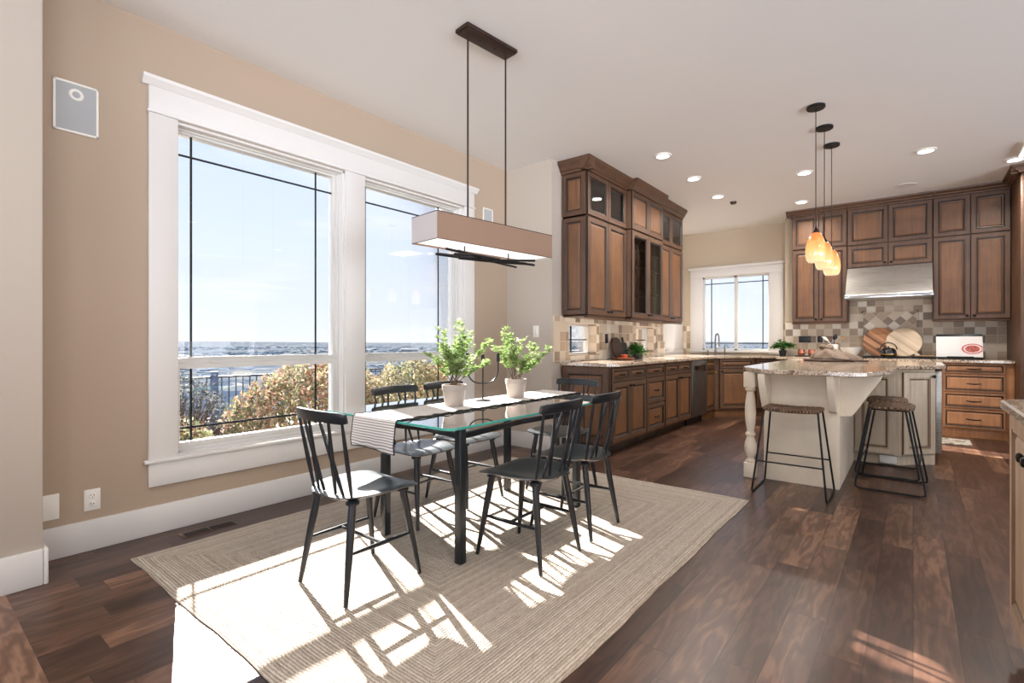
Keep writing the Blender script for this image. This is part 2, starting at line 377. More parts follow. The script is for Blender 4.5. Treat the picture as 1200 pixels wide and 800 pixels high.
# ------------------------------------------------------------------ mesh builder
class MB:
    def __init__(s): s.v = []; s.f = []; s.m = []; s.mats = []
    def mi(s, name):
        if name not in s.mats: s.mats.append(name)
        return s.mats.index(name)
    def add(s, verts, faces, mname):
        k = len(s.v); i = s.mi(mname)
        s.v += [tuple(p) for p in verts]
        for f in faces: s.f.append(tuple(k+j for j in f)); s.m.append(i)
    def box(s, a, b, m, bev=0.0, X=None):
        x0, y0, z0 = [min(a[i], b[i]) for i in range(3)]; x1, y1, z1 = [max(a[i], b[i]) for i in range(3)]
        if bev <= 0:
            vs = [(x0,y0,z0),(x1,y0,z0),(x1,y1,z0),(x0,y1,z0),(x0,y0,z1),(x1,y0,z1),(x1,y1,z1),(x0,y1,z1)]
            fs = [(0,3,2,1),(4,5,6,7),(0,1,5,4),(1,2,6,5),(2,3,7,6),(3,0,4,7)]
        else:
            c = min(bev, (x1-x0)*.49, (y1-y0)*.49, (z1-z0)*.49)
            bm = bmesh.new()
            bmesh.ops.create_cube(bm, size=1)
            for v in bm.verts: v.co = Vector(((x0+x1)/2+v.co.x*(x1-x0), (y0+y1)/2+v.co.y*(y1-y0), (z0+z1)/2+v.co.z*(z1-z0)))
            bmesh.ops.bevel(bm, geom=list(bm.edges), offset=c, segments=2, profile=.5, affect='EDGES')
            bm.verts.index_update()
            vs = [tuple(v.co) for v in bm.verts]; fs = [tuple(v.index for v in f.verts) for f in bm.faces]; bm.free()
        if X is not None: vs = [tuple(X @ Vector(p)) for p in vs]
        s.add(vs, fs, m)
    def tube(s, pts, rad, m, seg=8, cap=True, flat=None):
        """rad: number or list; flat=(wx,wz) rectangular not used"""
        pts = [Vector(p) for p in pts]; n = len(pts)
        if not isinstance(rad, (list, tuple)): rad = [rad]*n
        vs = []; fs = []; up = None
        for i, p in enumerate(pts):
            if i == 0: t = pts[1]-pts[0]
            elif i == n-1: t = pts[-1]-pts[-2]
            else: t = (pts[i+1]-p).normalized()+(p-pts[i-1]).normalized()
            t.normalize()
            if up is None:
                up = Vector((0,0,1)) if abs(t.z) < .9 else Vector((1,0,0))
            a = t.cross(up);
            if a.length < 1e-5: a = t.cross(Vector((0,1,0)))
            a.normalize(); b = a.cross(t).normalized(); up = b
            for k in range(seg):
                th = 2*PI*k/seg
                vs.append(p+(a*math.cos(th)+b*math.sin(th))*rad[i])
        for i in range(n-1):
            for k in range(seg):
                k2 = (k+1) % seg
                fs.append((i*seg+k, i*seg+k2, (i+1)*seg+k2, (i+1)*seg+k))
        if cap:
            fs.append(tuple(range(seg))[::-1]); fs.append(tuple((n-1)*seg+k for k in range(seg)))
        s.add(vs, fs, m)
    def lathe(s, prof, m, c=(0,0,0), seg=24, axis='z', X=None):
        vs = []; fs = []; n = len(prof)
        for r, z in prof:
            for k in range(seg):
                th = 2*PI*k/seg; vs.append((r*math.cos(th), r*math.sin(th), z))
        for i in range(n-1):
            for k in range(seg):
                k2 = (k+1) % seg
                fs.append((i*seg+k, i*seg+k2, (i+1)*seg+k2, (i+1)*seg+k))
        if prof[0][0] > 1e-6: fs.append(tuple(range(seg))[::-1])
        if prof[-1][0] > 1e-6: fs.append(tuple((n-1)*seg+k for k in range(seg)))
        Xm = X if X is not None else Matrix.Identity(4)
        s.add([tuple(Xm @ Vector(p)+Vector(c)) for p in vs], fs, m)
    def prism(s, poly, z0, z1, m, bev=0.0, X=None, mside=None):
        """poly in xy, extruded in z; X maps"""
        n = len(poly)
        ar = sum(poly[i][0]*poly[(i+1)%n][1]-poly[(i+1)%n][0]*poly[i][1] for i in range(n))
        if ar < 0: poly = poly[::-1]
        def inset(d):
            out = []
            for i in range(n):
                p0 = Vector(poly[i-1]); p1 = Vector(poly[i]); p2 = Vector(poly[(i+1)%n])
                e1 = (p1-p0).normalized(); e2 = (p2-p1).normalized()
                n1 = Vector((-e1.y, e1.x)); n2 = Vector((-e2.y, e2.x)); b = n1+n2
                k = d/max(.3, b.dot(n1)); out.append((p1.x+b.x*k, p1.y+b.y*k))
            return out
        if bev > 0:
            q = inset(bev); rings = [(q, z0), (poly, z0+bev), (poly, z1-bev), (q, z1)]
        else: rings = [(poly, z0), (poly, z1)]
        vs = [(x, y, z) for r, z in rings for x, y in r]
        if X is not None: vs = [tuple(X @ Vector(p)) for p in vs]
        fs = []
        for i in range(len(rings)-1):
            for k in range(n): fs.append((i*n+k, i*n+(k+1)%n, (i+1)*n+(k+1)%n, (i+1)*n+k))
        s.add(vs, fs, mside or m)
        k = len(rings)-1
        s.add([vs[i] for i in range(n)][::-1], [tuple(range(n))], m)
        s.add([vs[k*n+i] for i in range(n)], [tuple(range(n))], m)
    def build(s, name, parent=None, org=None, smooth=True, ang=32, loc=None):
        """verts are in world space (or local when parent is built local with org=0)"""
        me = bpy.data.meshes.new(name)
        o3 = Vector(org) if org is not None else Vector((0,0,0))
        if parent is not None and org is None:
            p = parent; o3 = Vector(p.get('_o', (0,0,0)))
        me.from_pydata([tuple(Vector(p)-o3) for p in s.v], [], s.f)
        for n in s.mats: me.materials.append(M[n])
        me.polygons.foreach_set('material_index', s.m)
        me.update()
        if smooth:
            me.polygons.foreach_set('use_smooth', [True]*len(me.polygons)); me.set_sharp_from_angle(angle=R(ang))
        o = bpy.data.objects.new(name, me); COL.objects.link(o)
        if parent is not None: o.parent = parent; o['_o'] = tuple(o3)
        else:
            o.location = o3 if org is not None else (0,0,0)
            o['_o'] = tuple(o3)
        return o
def tag(o, label=None, cat=None, group=None, kind=None):
    if label: o['label'] = label
    if cat: o['category'] = cat
    if group: o['group'] = group
    if kind: o['kind'] = kind
    return o
def thing(name, label, cat, loc=(0,0,0), group=None):
    o = bpy.data.objects.new(name, None); o.empty_display_size = .1; COL.objects.link(o)
    o.location = loc; o['_o'] = tuple(loc)
    return tag(o, label, cat, group)
def struct(name, mb, parent=None, **kw):
    o = mb.build(name, parent, **kw)
    if parent is None: o['kind'] = 'structure'
    return o
KIDS = {}
def copy_tree(o, parent=None):
    c = o.copy(); COL.objects.link(c); c.parent = parent
    for ch in list(o.children):
        copy_tree(ch, c)
    return c
def frameM(o, U, V, W):
    """matrix with columns U,V,W at origin o"""
    m = Matrix.Identity(4)
    for i, a in enumerate((U, V, W)):
        for r in range(3): m[r][i] = a[r]
    for r in range(3): m[r][3] = o[r]
    return m

# ------------------------------------------------------------------ room shell
XL = -3.46; CEIL = 2.975; XK = -2.87; YB = 4.25; XK2 = -3.18; YS = 8.80; YR = 8.48; TH = .22
def wall_y(mb, xin, xout, y0, y1, openings, m, z0=0, z1=CEIL):
    """wall in a plane of constant x from y0 to y1 with openings (ya, yb, za, zb)"""
    ys = y0
    for (ya, yb, za, zb) in sorted(openings):
        if ya > ys: mb.box((xin, ys, z0), (xout, ya, z1), m)
        if za > z0: mb.box((xin, ya, z0), (xout, yb, za), m)
        if zb < z1: mb.box((xin, ya, zb), (xout, yb, z1), m)
        ys = yb
    if ys < y1: mb.box((xin, ys, z0), (xout, y1, z1), m)
def wall_x(mb, yin, yout, x0, x1, openings, m, z0=0, z1=CEIL):
    xs = x0
    for (xa, xb, za, zb) in sorted(openings):
        if xa > xs: mb.box((xs, yin, z0), (xa, yout, z1), m)
        if za > z0: mb.box((xa, yin, z0), (xb, yout, za), m)
        if zb < z1: mb.box((xa, yin, zb), (xb, yout, z1), m)
        xs = xb
    if xs < x1: mb.box((xs, yin, z0), (x1, yout, z1), m)

fl = MB(); fl.box((-3.7, -5.2, -.12), (5.2, 9.1, 0), 'walnut_floor'); struct('floor', fl)
ce = MB(); ce.box((-3.7, -5.2, CEIL), (5.2, 9.1, CEIL+.15), 'ceiling_paint'); struct('ceiling', ce)

W1 = (1.11, 2.254, .44, 2.44); W2 = (2.425, 3.576, .44, 2.44)
w = MB(); wall_y(w, XL, XL-TH, .47, YB+.02, [W1, W2], 'wall_paint'); struct('wall_left', w)
w = MB(); w.box((-3.15, -5.2, 0), (XL-TH, .47, CEIL), 'pier_paint', .006); struct('wall_left_near', w)
B1 = (4.56, 5.235, .965, 1.325); B2 = (6.22, 6.90, .965, 1.325)
w = MB(); wall_y(w, XK, -3.08, YB, 7.18, [B1, B2], 'pier_paint'); w.box((-3.08, YB, 0), (XL-TH, YB+.2, CEIL), 'pier_paint')
struct('wall_left_kitchen', w)
B3 = (7.30, 8.40, .96, 2.2)
w = MB(); wall_y(w, XK2, XK2-.22, 7.0, YS+.2, [B3], 'kitchen_paint'); struct('wall_left_far', w)
S1 = (-2.84, -1.775, .965, 2.22)
w = MB(); wall_x(w, YS, YS+.2, XK2-.3, -1.3, [S1], 'kitchen_paint'); struct('wall_back', w)
w = MB(); w.box((-1.505, YR, 0), (5.2, YS+.2, CEIL), 'kitchen_paint', .004); struct('wall_back_range', w)
# the rest of the open-plan room, behind and to the right of the camera, with big windows added to let light in
w = MB(); wall_y(w, 5.0, 5.2, -5.2, 9.0, [(-4.4, -1.4, .3, 2.6), (-.9, 2.1, .3, 2.6), (2.6, 5.6, .3, 2.6)], 'wall_paint'); struct('wall_right', w)
w = MB(); wall_x(w, -5.0, -5.2, -3.7, 5.2, [(-2.9, .2, .2, 2.7), (.6, 3.7, .2, 2.7)], 'wall_paint'); struct('wall_front', w)
k = 8
for (a, b) in ((-4.4, -1.4), (-.9, 2.1), (2.6, 5.6)):
    g = MB()
    for t in (a+.03, (a+b)/2, b-.03): g.box((5.06, t-.03, .3), (5.12, t+.03, 2.6), 'trim_white')
    for z in (.33, 2.57): g.box((5.06, a, z-.03), (5.12, b, z+.03), 'trim_white')
    o = struct(f'window_{k}', g); k += 1
    p = MB(); p.box((5.085, a, .3), (5.091, b, 2.6), 'window_glass'); p.build('pane', o)
for (a, b) in ((-2.9, .2), (.6, 3.7)):
    g = MB()
    for t in (a+.03, (a+b)/2, b-.03): g.box((t-.03, -5.12, .2), (t+.03, -5.06, 2.7), 'trim_white')
    for z in (.23, 2.67): g.box((a, -5.12, z-.03), (b, -5.06, z+.03), 'trim_white')
    o = struct(f'window_{k}', g); k += 1
    p = MB(); p.box((a, -5.091, .2), (b, -5.085, 2.7), 'window_glass'); p.build('pane', o)

# floor header board where the hall begins
t = MB(); t.box((-3.15, .205, -.01), (5.0, .345, .0015), 'walnut_board'); struct('floor_header_board', t)

# baseboards
def baseboard(name, pts, h=.165, th=.017):
    mb = MB()
    for (a, b) in pts:
        mb.box((a[0], a[1], 0), (b[0], b[1], h), 'trim_white', .005)
    struct(name, mb)
baseboard('baseboard_left', [((XL, .46), (XL+.017, YB-.001))])
baseboard('baseboard_left_near', [((-3.15, -4.9), (-3.13, .469)), ((-3.46, .47), (-3.13, .487))])
baseboard('baseboard_bump', [((XL, YB-.017), (XK+.017, YB)), ((XK-.01, YB-.017), (XK+.017, 4.415))])

# ------------------------------------------------------------------ left windows
def hung_window(name, y0, y1, z0, z1, munt):
    xg = -3.55
    f = MB(); fw = .045
    # outer vinyl frame
    f.box((xg-.05, y0+.001, z0+.031), (xg+.035, y0+.022, z1-.023), 'vinyl_white', .001); f.box((xg-.05, y1-.035, z0+.031), (xg+.038, y1-.001, z1-.023), 'vinyl_white', .001)
    f.box((xg-.05, y0+.001, z0+.001), (xg+.036, y1-.001, z0+.03), 'vinyl_white', .001); f.box((xg-.05, y0+.001, z1-.022), (xg+.036, y1-.001, z1-.001), 'vinyl_white', .001)
    o = struct(name, f)
    u = MB()  # upper fixed lite surround
    a, b = y0+.022, y1-.035
    for (p, q) in (((xg-.02, a, 1.0185), (xg+.012, a+.012, z1-.0365)), ((xg-.02, b-.022, 1.0185), (xg+.012, b, z1-.0365)), ((xg-.02, a, z1-.036), (xg+.0125, b, z1-.022)), ((xg-.02, a, .9855), (xg+.0125, b, 1.018))):
        u.box(p, q, 'vinyl_white')
    u.box((xg+.012, a+.06, 1.018), (xg+.022, b-.06, 1.024), 'vinyl_white')
    u.build('upper_sash', o)
    l = MB()
    for (p, q) in (((xg, a, z0+.0605), (xg+.033, a+.014, .9505)), ((xg, b-.03, z0+.0605), (xg+.033, b, .9505)), ((xg, a, z0+.031), (xg+.034, b, z0+.060)), ((xg, a, .951), (xg+.034, b, .985))):
        l.box(p, q, 'vinyl_white')
    for yy in (a+.22, b-.22): l.box((xg+.03, yy-.03, .983), (xg+.05, yy+.03, .995), 'vinyl_white', .003)
    l.build('lower_sash', o)
    p = MB(); p.box((xg-.006, a-.006, z0+.016), (xg-.001, b+.01, z1-.02), 'window_glass'); p.build('pane', o)
    g = MB()
    m1, m2 = munt
    for yy in (m1, m2): g.box((xg-.0052, yy-.0065, z0+.04), (xg-.0018, yy+.0065, .96), 'muntin_dark'); g.box((xg-.0052, yy-.0065, 1.0), (xg-.0018, yy+.0065, z1-.035), 'muntin_dark')
    g.box((xg-.0050, a, 2.268), (xg-.0020, b, 2.281), 'muntin_dark'); g.box((xg-.0050, a, .576), (xg-.0020, b, .590), 'muntin_dark')
    g.build('muntin', o)
    # drywall return jamb painted white
    j = MB(); e = .004
    j.box((XL+.002, y0-.001, z0), (XL-.2, y0+e, z1), 'trim_white'); j.box((XL+.002, y1-.018, z0), (XL-.2, y1+.001, z1), 'trim_white')
    j.box((XL+.002, y0, z1-.015), (XL-.2, y1, z1+.001), 'trim_white'); j.box((XL+.03, y0, z0-.001), (XL-.2, y1, z0+.006), 'trim_white')
    j.build('jamb', o)
    return o
hung_window('window_1', *W1, (1.219, 2.063)); hung_window('window_2', *W2, (2.505, 3.327))
c = MB()
for (a, b) in ((.964, 1.112), (2.252, 2.427), (3.574, 3.715)):
    c.box((XL-.002, a, .435), (XL+.02, b, 2.445), 'trim_white', .002)
c.box((XL-.002, .955, 2.445), (XL+.034, 3.724, 2.462), 'trim_white', .006)
c.box((XL-.002, .964, 2.46), (XL+.02, 3.715, 2.605), 'trim_white', .002)
cr = [(0, 2.600), (.024, 2.600), (.030, 2.606), (.036, 2.618), (.052, 2.632), (.056, 2.650), (0, 2.650)]
c.prism([(x, z) for x, z in cr], .93, 3.749, 'trim_white', X=frameM((XL, 0, 0), (1, 0, 0), (0, 0, 1), (0, 1, 0)))
c.box((XL-.002, .94, .415), (XL+.036, 3.739, .437), 'trim_white', .005)
c.box((XL-.002, .964, .277), (XL+.018, 3.715, .416), 'trim_white', .003)
struct('trim_1', c)

# ------------------------------------------------------------------ kitchen windows
def deep_window(name, y0, y1, z0, z1, xin, xg, my, mz, tile=None):
    f = MB()
    for (p, q) in (((xg-.03, y0, z0), (xg+.02, y0+.03, z1)), ((xg-.03, y1-.03, z0), (xg+.02, y1, z1)), ((xg-.03, y0, z0), (xg+.02, y1, z0+.03)), ((xg-.03, y0, z1-.03), (xg+.02, y1, z1))):
        f.box(p, q, 'vinyl_white', .003)
    o = struct(name, f)
    p = MB(); p.box((xg-.005, y0, z0), (xg, y1, z1), 'window_glass'); p.build('pane', o)
    g = MB()
    for a in my: g.box((xg-.012, a-.006, z0), (xg+.004, a+.006, z1), 'muntin_dark')
    for a in mz: g.box((xg-.012, y0, a-.006), (xg+.004, y1, a+.006), 'muntin_dark')
    g.build('muntin', o)
    if tile:
        r = MB(); r.box((xin, y1-.008, z0), (xg+.02, y1, z1), tile); r.box((xin, y0, z0), (xg+.02, y0+.008, z1), tile); r.box((xin, y0, z1-.008), (xg+.02, y1, z1), tile)
        r.box((xin+.004, y0, z0), (xg+.02, y1, z0+.008), 'granite')
        r.build('reveal', o)
    return o
deep_window('window_3', *B1, XK, -3.02, (4.86,), (1.14,), 'tile_back')
deep_window('window_4', *B2, XK, -3.02, (6.52,), (1.14,), 'tile_back')
deep_window('window_5', *B3, XK2, -3.33, (7.5, 8.2), (1.10, 2.05))
c = MB()
for (p, q) in (((XK2, 7.2, .94), (XK2+.022, 7.32, 2.24)), ((XK2, 8.38, .94), (XK2+.022, 8.79, 2.24)), ((XK2, 7.2, 2.19), (XK2+.022, 8.79, 2.37)), ((XK2, 7.2, .905), (XK2+.03, 8.79, .965))):
    c.box(p, q, 'trim_white', .003)
c.box((XK2-.13, 8.385, .96), (XK2+.005, 8.40, 2.2), 'trim_white')
struct('trim_2', c)
# sink window
f = MB(); yg = YS+.08; x0, x1, z0, z1 = S1
for (p, q) in (((x0, yg-.03, z0), (x0+.035, yg+.03, z1)), ((x1-.035, yg-.03, z0), (x1, yg+.03, z1)), ((x0, yg-.03, z0), (x1, yg+.03, z0+.035)), ((x0, yg-.03, z1-.035), (x1, yg+.03, z1)), ((-2.325, yg-.03, z0), (-2.275, yg+.03, z1))):
    f.box(p, q, 'vinyl_white', .003)
o = struct('window_6', f)
p = MB(); p.box((x0, yg+.002, z0), (x1, yg+.007, z1), 'window_glass'); p.build('pane', o)
g = MB()
for a in (-2.70, -1.895): g.box((a-.007, yg-.004, z0+.03), (a+.007, yg+.004, z1-.03), 'muntin_dark')
for a in (1.09, 2.10): g.box((x0+.03, yg-.004, a-.007), (x1-.03, yg+.004, a+.007), 'muntin_dark')
g.build('muntin', o)
j = MB(); j.box((x0, YS-.002, z0), (x0+.005, yg, z1), 'trim_white'); j.box((x1-.005, YS-.002, z0), (x1, yg, z1), 'trim_white'); j.box((x0, YS-.002, z1-.005), (x1, yg, z1), 'trim_white')
j.box((x0, YS-.01, z0), (x1, yg, z0+.006), 'trim_white'); j.build('jamb', o)
c = MB()
for (p, q) in (((-3.03, YS-.022, .92), (x0+.01, YS, z1)), ((x1-.01, YS-.022, .92), (-1.585, YS, z1)), ((-3.03, YS-.024, z1-.005), (-1.585, YS, 2.345)), ((-3.05, YS-.035, .94), (-1.565, YS, .968))):
    c.box(p, q, 'trim_white', .003)
c.box((-3.06, YS-.055, 2.34), (-1.555, YS, 2.385), 'trim_white', .012)
struct('trim_3', c)

# tile splash
tl = MB(); z1 = 1.384
wall_y(tl, XK-.004, XK+.01, 4.27, 7.185, [B1, B2], 'tile_side', z0=.9, z1=z1); struct('wall_left_tile', tl)
tl = MB(); tl.box((XK2, YS-.008, .9), (-3.03, YS+.002, 1.39), 'tile_back'); tl.box((-1.585, YS-.008, .9), (-1.505, YS+.002, 1.39), 'tile_back')
struct('wall_back_tile', tl)
tl = MB(); tl.box((-1.505, YR-.01, .9), (-.554, YR+.002, 1.42), 'tile_back'); tl.box((.052, YR-.01, .9), (.885, YR+.002, 1.42), 'tile_back')
tl.box((-.695, YR-.01, 1.42), (-.554, YR+.002, 1.72), 'tile_back'); tl.box((.052, YR-.01, 1.42), (.193, YR+.002, 1.72), 'tile_back'); tl.box((-.554, YR-.01, 1.535), (.052, YR+.002, 1.72), 'tile_back')
tl.box((-.54, YR-.01, .9), (.038, YR+.002, 1.52), 'tile_diamond')
for (p, q) in (((-.56, YR-.016, .9), (-.538, YR, 1.54)), ((.036, YR-.016, .9), (.058, YR, 1.54)), ((-.56, YR-.016, 1.516), (.058, YR, 1.54))): tl.box(p, q, 'tile_back', .004)
struct('wall_back_range_tile', tl)

# ------------------------------------------------------------------ cabinetry
WOOD = ('cabinet_wood', 'cabinet_panel', 'cabinet_glaze')
CREAM = ('cream_cab', 'cream_cab', 'cream_glaze')
BLOND = ('blond_cab', 'blond_cab', 'cream_glaze')
SUN_TONED = ('sunlit_tone_wood', 'sunlit_tone_wood', 'cabinet_glaze')
Z3 = Vector((0, 0, 1))
def panel(mb, X, w, h, mats=WOOD, fr=.058, glass=False, slab=False):
    """raised-and-recessed panel in the plane u (X col 0), v (col 1), thickness along n (col 2)"""
    a, b, gz = mats
    if min(w, h) < .2: fr = min(fr, .036)
    T = .02
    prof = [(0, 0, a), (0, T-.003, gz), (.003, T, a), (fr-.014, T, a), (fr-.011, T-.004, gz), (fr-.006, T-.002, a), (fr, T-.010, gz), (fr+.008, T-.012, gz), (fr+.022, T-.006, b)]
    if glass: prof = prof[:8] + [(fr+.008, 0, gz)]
    rings = []
    for d, z, m in prof:
        rings.append([(d, d, z), (w-d, d, z), (w-d, h-d, z), (d, h-d, z)])
    for i in range(len(rings)-1):
        vs = [tuple(X @ Vector(p)) for p in rings[i]+rings[i+1]]
        fs = [(k, (k+1) % 4, 4+(k+1) % 4, 4+k) for k in range(4)]
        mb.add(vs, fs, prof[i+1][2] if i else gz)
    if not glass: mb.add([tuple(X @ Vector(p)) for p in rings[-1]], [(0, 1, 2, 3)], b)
def knob(parent, X, u, v, m='knob_black'):
    mb = MB(); q = X @ Matrix.Translation((u, v, .02))
    mb.lathe([(.006, 0), (.005, .012), (.013, .018), (.016, .024), (.012, .030), (0, .032)], m, seg=12, X=q); return mb.build('knob', parent)
def pull(parent, X, u, v, L=.1, m='knob_black'):
    mb = MB(); q = X @ Matrix.Translation((u, v, .02))
    pts = [(-L/2, 0, 0), (-L/2, 0, .018), (-L/2+.012, -.003, .026), (0, -.006, .029), (L/2-.012, -.003, .026), (L/2, 0, .018), (L/2, 0, 0)]
    mb.tube([q @ Vector(p) for p in pts], [.006, .0055, .006, .008, .006, .0055, .006], m, 8); return mb.build('handle', parent)
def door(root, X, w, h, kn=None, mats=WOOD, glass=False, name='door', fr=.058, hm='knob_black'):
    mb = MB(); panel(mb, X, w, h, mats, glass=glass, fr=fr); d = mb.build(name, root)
    if glass:
        g = MB(); e = fr+.006 if min(w, h) >= .2 else .042
        g.add([tuple(X @ Vector(p)) for p in ((e, e, .008), (w-e, e, .008), (w-e, h-e, .008), (e, h-e, .008))], [(0, 1, 2, 3)], 'cabinet_glass'); g.build('glass_pane', d)
    if kn: knob(d, X, *kn, m=hm)
    return d
def drawer(root, X, w, h, L=.09, mats=WOOD, hp=True):
    mb = MB(); panel(mb, X, w, h, mats, fr=.022 if mats is SUN_TONED else (.036 if h < .2 else .05)); d = mb.build('drawer', root)
    if hp: pull(d, X, w/2, h/2, L)
    return d
def carcass(root, a, b, m='cabinet_wood', extra=(), bev=.002):
    mb = MB(); mb.box(a, b, m, bev)
    for (p, q, mm) in extra: mb.box(p, q, mm, .002)
    return mb.build('body', root)
SP = .003
# --- base run on the left: front plane x = XB facing +X. local u along +Y, v up, n = +X
XB = -2.284-.02
def XF(x, y, z): return frameM((x, y, z), (0, 1, 0), (0, 0, 1), (1, 0, 0))
def base_unit(y0, y1, label, extra_end=False):
    t = thing('base_cabinet', label, 'cabinet', (XK+.31, (y0+y1)/2, 0), 'base cabinets under the long window counter')
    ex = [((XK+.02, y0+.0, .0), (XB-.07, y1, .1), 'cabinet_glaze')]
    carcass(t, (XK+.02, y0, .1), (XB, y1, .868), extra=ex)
    return t
tA = base_unit(4.42, 5.24, 'brown base cabinet nearest the dining table, two drawers over two doors')
ya, yb = 4.435, 5.235; mid = (ya+yb)/2
for (p, q) in ((ya, mid), (mid, yb)): drawer(tA, XF(XB, p+SP, .722), q-p-2*SP, .135)
door(tA, XF(XB, ya+SP, .125), mid-ya-2*SP, .585, (mid-ya-.035, .545)); door(tA, XF(XB, mid+SP, .125), yb-mid-2*SP, .585, (.03, .545))
mb = MB(); panel(mb, frameM((XK+.025, 4.42, .11), (1, 0, 0), (0, 0, 1), (0, -1, 0)), XB-XK-.03, .75, WOOD, fr=.075); mb.build('end_panel', tA)
tB = base_unit(5.24, 5.763, 'brown base cabinet between two door cabinets, a stack of three drawers')
drawer(tB, XF(XB, 5.25, .722), .505, .135); drawer(tB, XF(XB, 5.25, .43), .505, .28); drawer(tB, XF(XB, 5.25, .125), .505, .29)
tC = base_unit(5.763, 6.665, 'brown base cabinet beside the dishwasher, two small drawers over two doors')
ya, yb = 5.775, 6.655; mid = (ya+yb)/2
for (p, q) in ((ya, mid), (mid, yb)): drawer(tC, XF(XB, p+SP, .722), q-p-2*SP, .135)
door(tC, XF(XB, ya+SP, .125), mid-ya-2*SP, .585, (mid-ya-.035, .545)); door(tC, XF(XB, mid+SP, .125), yb-mid-2*SP, .585, (.03, .545))
# dishwasher
dw = thing('dishwasher', 'stainless dishwasher with dark pocket handle under the window counter', 'dishwasher', (XK+.31, 6.97, 0))
mb = MB(); mb.box((XK+.02, 6.672, .1), (XB, 7.275, .866), 'black_plastic'); mb.box((XK+.02, 6.672, 0), (XB-.05, 7.275, .1), 'black_plastic'); mb.build('body', dw)
mb = MB(); mb.box((XB, 6.676, .11), (XB+.028, 7.271, .862), 'steel_dark', .005)
dd = mb.build('door', dw)
mb = MB(); mb.box((XB+.026, 6.74, .735), (XB+.031, 7.20, .80), 'black_gloss', .002); mb.box((XB+.026, 6.73, .722), (XB+.036, 7.21, .738), 'chrome', .002); mb.build('handle', dd)
# filler cabinet and diagonal sink base
tD = thing('base_cabinet', 'narrow brown filler cabinet between dishwasher and the sink corner', 'cabinet', (XK+.31, 7.5, 0), 'base cabinets under the long window counter')
carcass(tD, (XK+.02, 7.28, .1), (XB, 7.70, .868), extra=[((XK+.02, 7.28, 0), (XB-.02, 7.70, .1), 'cabinet_panel')])
drawer(tD, XF(XB, 7.30, .722), .38, .135, hp=False); door(tD, XF(XB, 7.30, .125), .38, .585, (.34, .54), hm='brass')
tE = thing('base_cabinet', 'brown sink base cabinet set diagonally in the kitchen corner', 'cabinet', (-2.4, 8.2, 0))
p0 = Vector((XB+.02, 7.72, 0)); p1 = Vector((-1.84, 8.165, 0))
mb = MB(); mb.prism([(XB+.0, 7.71), (-1.85, 8.175), (-1.85, 8.76), (-3.1, 8.76), (-3.1, 7.71)], .1, .868, 'cabinet_wood', .002)
mb.prism([(XB-.0, 7.73), (-1.87, 8.175), (-1.87, 8.7), (-3.0, 8.7), (-3.0, 7.73)], 0, .1, 'cabinet_panel'); mb.build('body', tE)
U = (p1-p0).normalized(); Nn = Vector((U.y, -U.x, 0)); Wd = (p1-p0).length
q0 = p0+Nn*.002
def XD(u, z): return frameM(q0+U*u+Z3*z, U, Z3, Nn)
drawer(tE, XD(.05, .722), Wd-.1, .135, hp=False); door(tE, XD(.05, .125), Wd-.1, .585, (.03, .55))
# base from the corner to the range
def XR(x, y, z): return frameM((x, y, z), (1, 0, 0), (0, 0, 1), (0, -1, 0))
tF = thing('base_cabinet', 'brown base cabinet right of the diagonal sink cabinet', 'cabinet', (-1.68, 8.47, 0))
carcass(tF, (-1.84, 8.19, .1), (-1.52, 8.76, .868), extra=[((-1.84, 8.24, 0), (-1.52, 8.76, .1), 'cabinet_panel')])
drawer(tF, XR(-1.83, 8.19, .722), .3, .135, hp=False); door(tF, XR(-1.83, 8.19, .125), .3, .585, (.03, .55))
YF = 7.87
def range_base(x0, x1, label, mats=WOOD):
    t = thing('base_cabinet', label, 'cabinet', ((x0+x1)/2, 8.17, 0), 'base cabinets along the range wall')
    carcass(t, (x0, YF, .1), (x1, YR-.012, .868), mats[0], extra=[((x0, YF+.03, 0), (x1, YR-.02, .1), mats[0])])
    return t
tG = range_base(-1.50, -.72, 'brown base cabinet left of the cooktop, behind the island')
for i in range(2):
    drawer(tG, XR(-1.49+.385*i, YF, .722), .375, .135); door(tG, XR(-1.49+.385*i, YF, .125), .375, .585, (.34 if i == 0 else .035, .545))
tH = range_base(-.715, .265, 'wide brown base cabinet below the black cooktop')
for i in range(2):
    drawer(tH, XR(-.705+.485*i, YF, .722), .475, .135); drawer(tH, XR(-.705+.485*i, YF, .43), .475, .28); drawer(tH, XR(-.705+.485*i, YF, .125), .475, .29)
tI = range_base(.27, .884, 'brown base cabinet in sunlit colours with four wide drawers right of the cooktop', SUN_TONED)
for (a, b) in ((.75, .86), (.538, .732), (.345, .520), (.118, .328)):
    drawer(tI, XR(.285, YF, a), .525, b-a, .12, SUN_TONED)

# --- worktops
def offset_slab(poly, z0=.870, z1=.906):
    mb = MB(); mb.prism(poly, z0, z1, 'granite', .006); return mb
FX = XB+.045
poly = [(XK+.001, 4.402), (FX-.07, 4.402), (FX, 4.475), (FX, 7.70), (-1.83, 8.135), (-1.52, 8.135), (-1.52, 8.142), (-1.46, 7.83), (.885, 7.83), (.829, 7.83), (.829, YR-.012), (-1.503, YR-.012), (-1.503, YS-.01), (XK2+.001, YS-.01), (XK2+.001, 7.19), (XK+.012, 7.19), (XK+.012, 4.402)]
poly = [(XK+.012, 4.402), (FX-.07, 4.402), (FX, 4.475), (FX, 7.70), (-1.83, 8.135), (-1.56, 8.135), (-1.50, 7.83), (.884, 7.83), (.884, YR-.012), (-1.507, YR-.012), (-1.507, YS-.01), (XK2+.024, YS-.01), (XK2+.024, 7.19), (XK+.012, 7.19)]
ct = offset_slab(poly).build('kitchen_worktop'); tag(ct, 'speckled granite worktop running from the window wall round to the range wall', 'worktop')

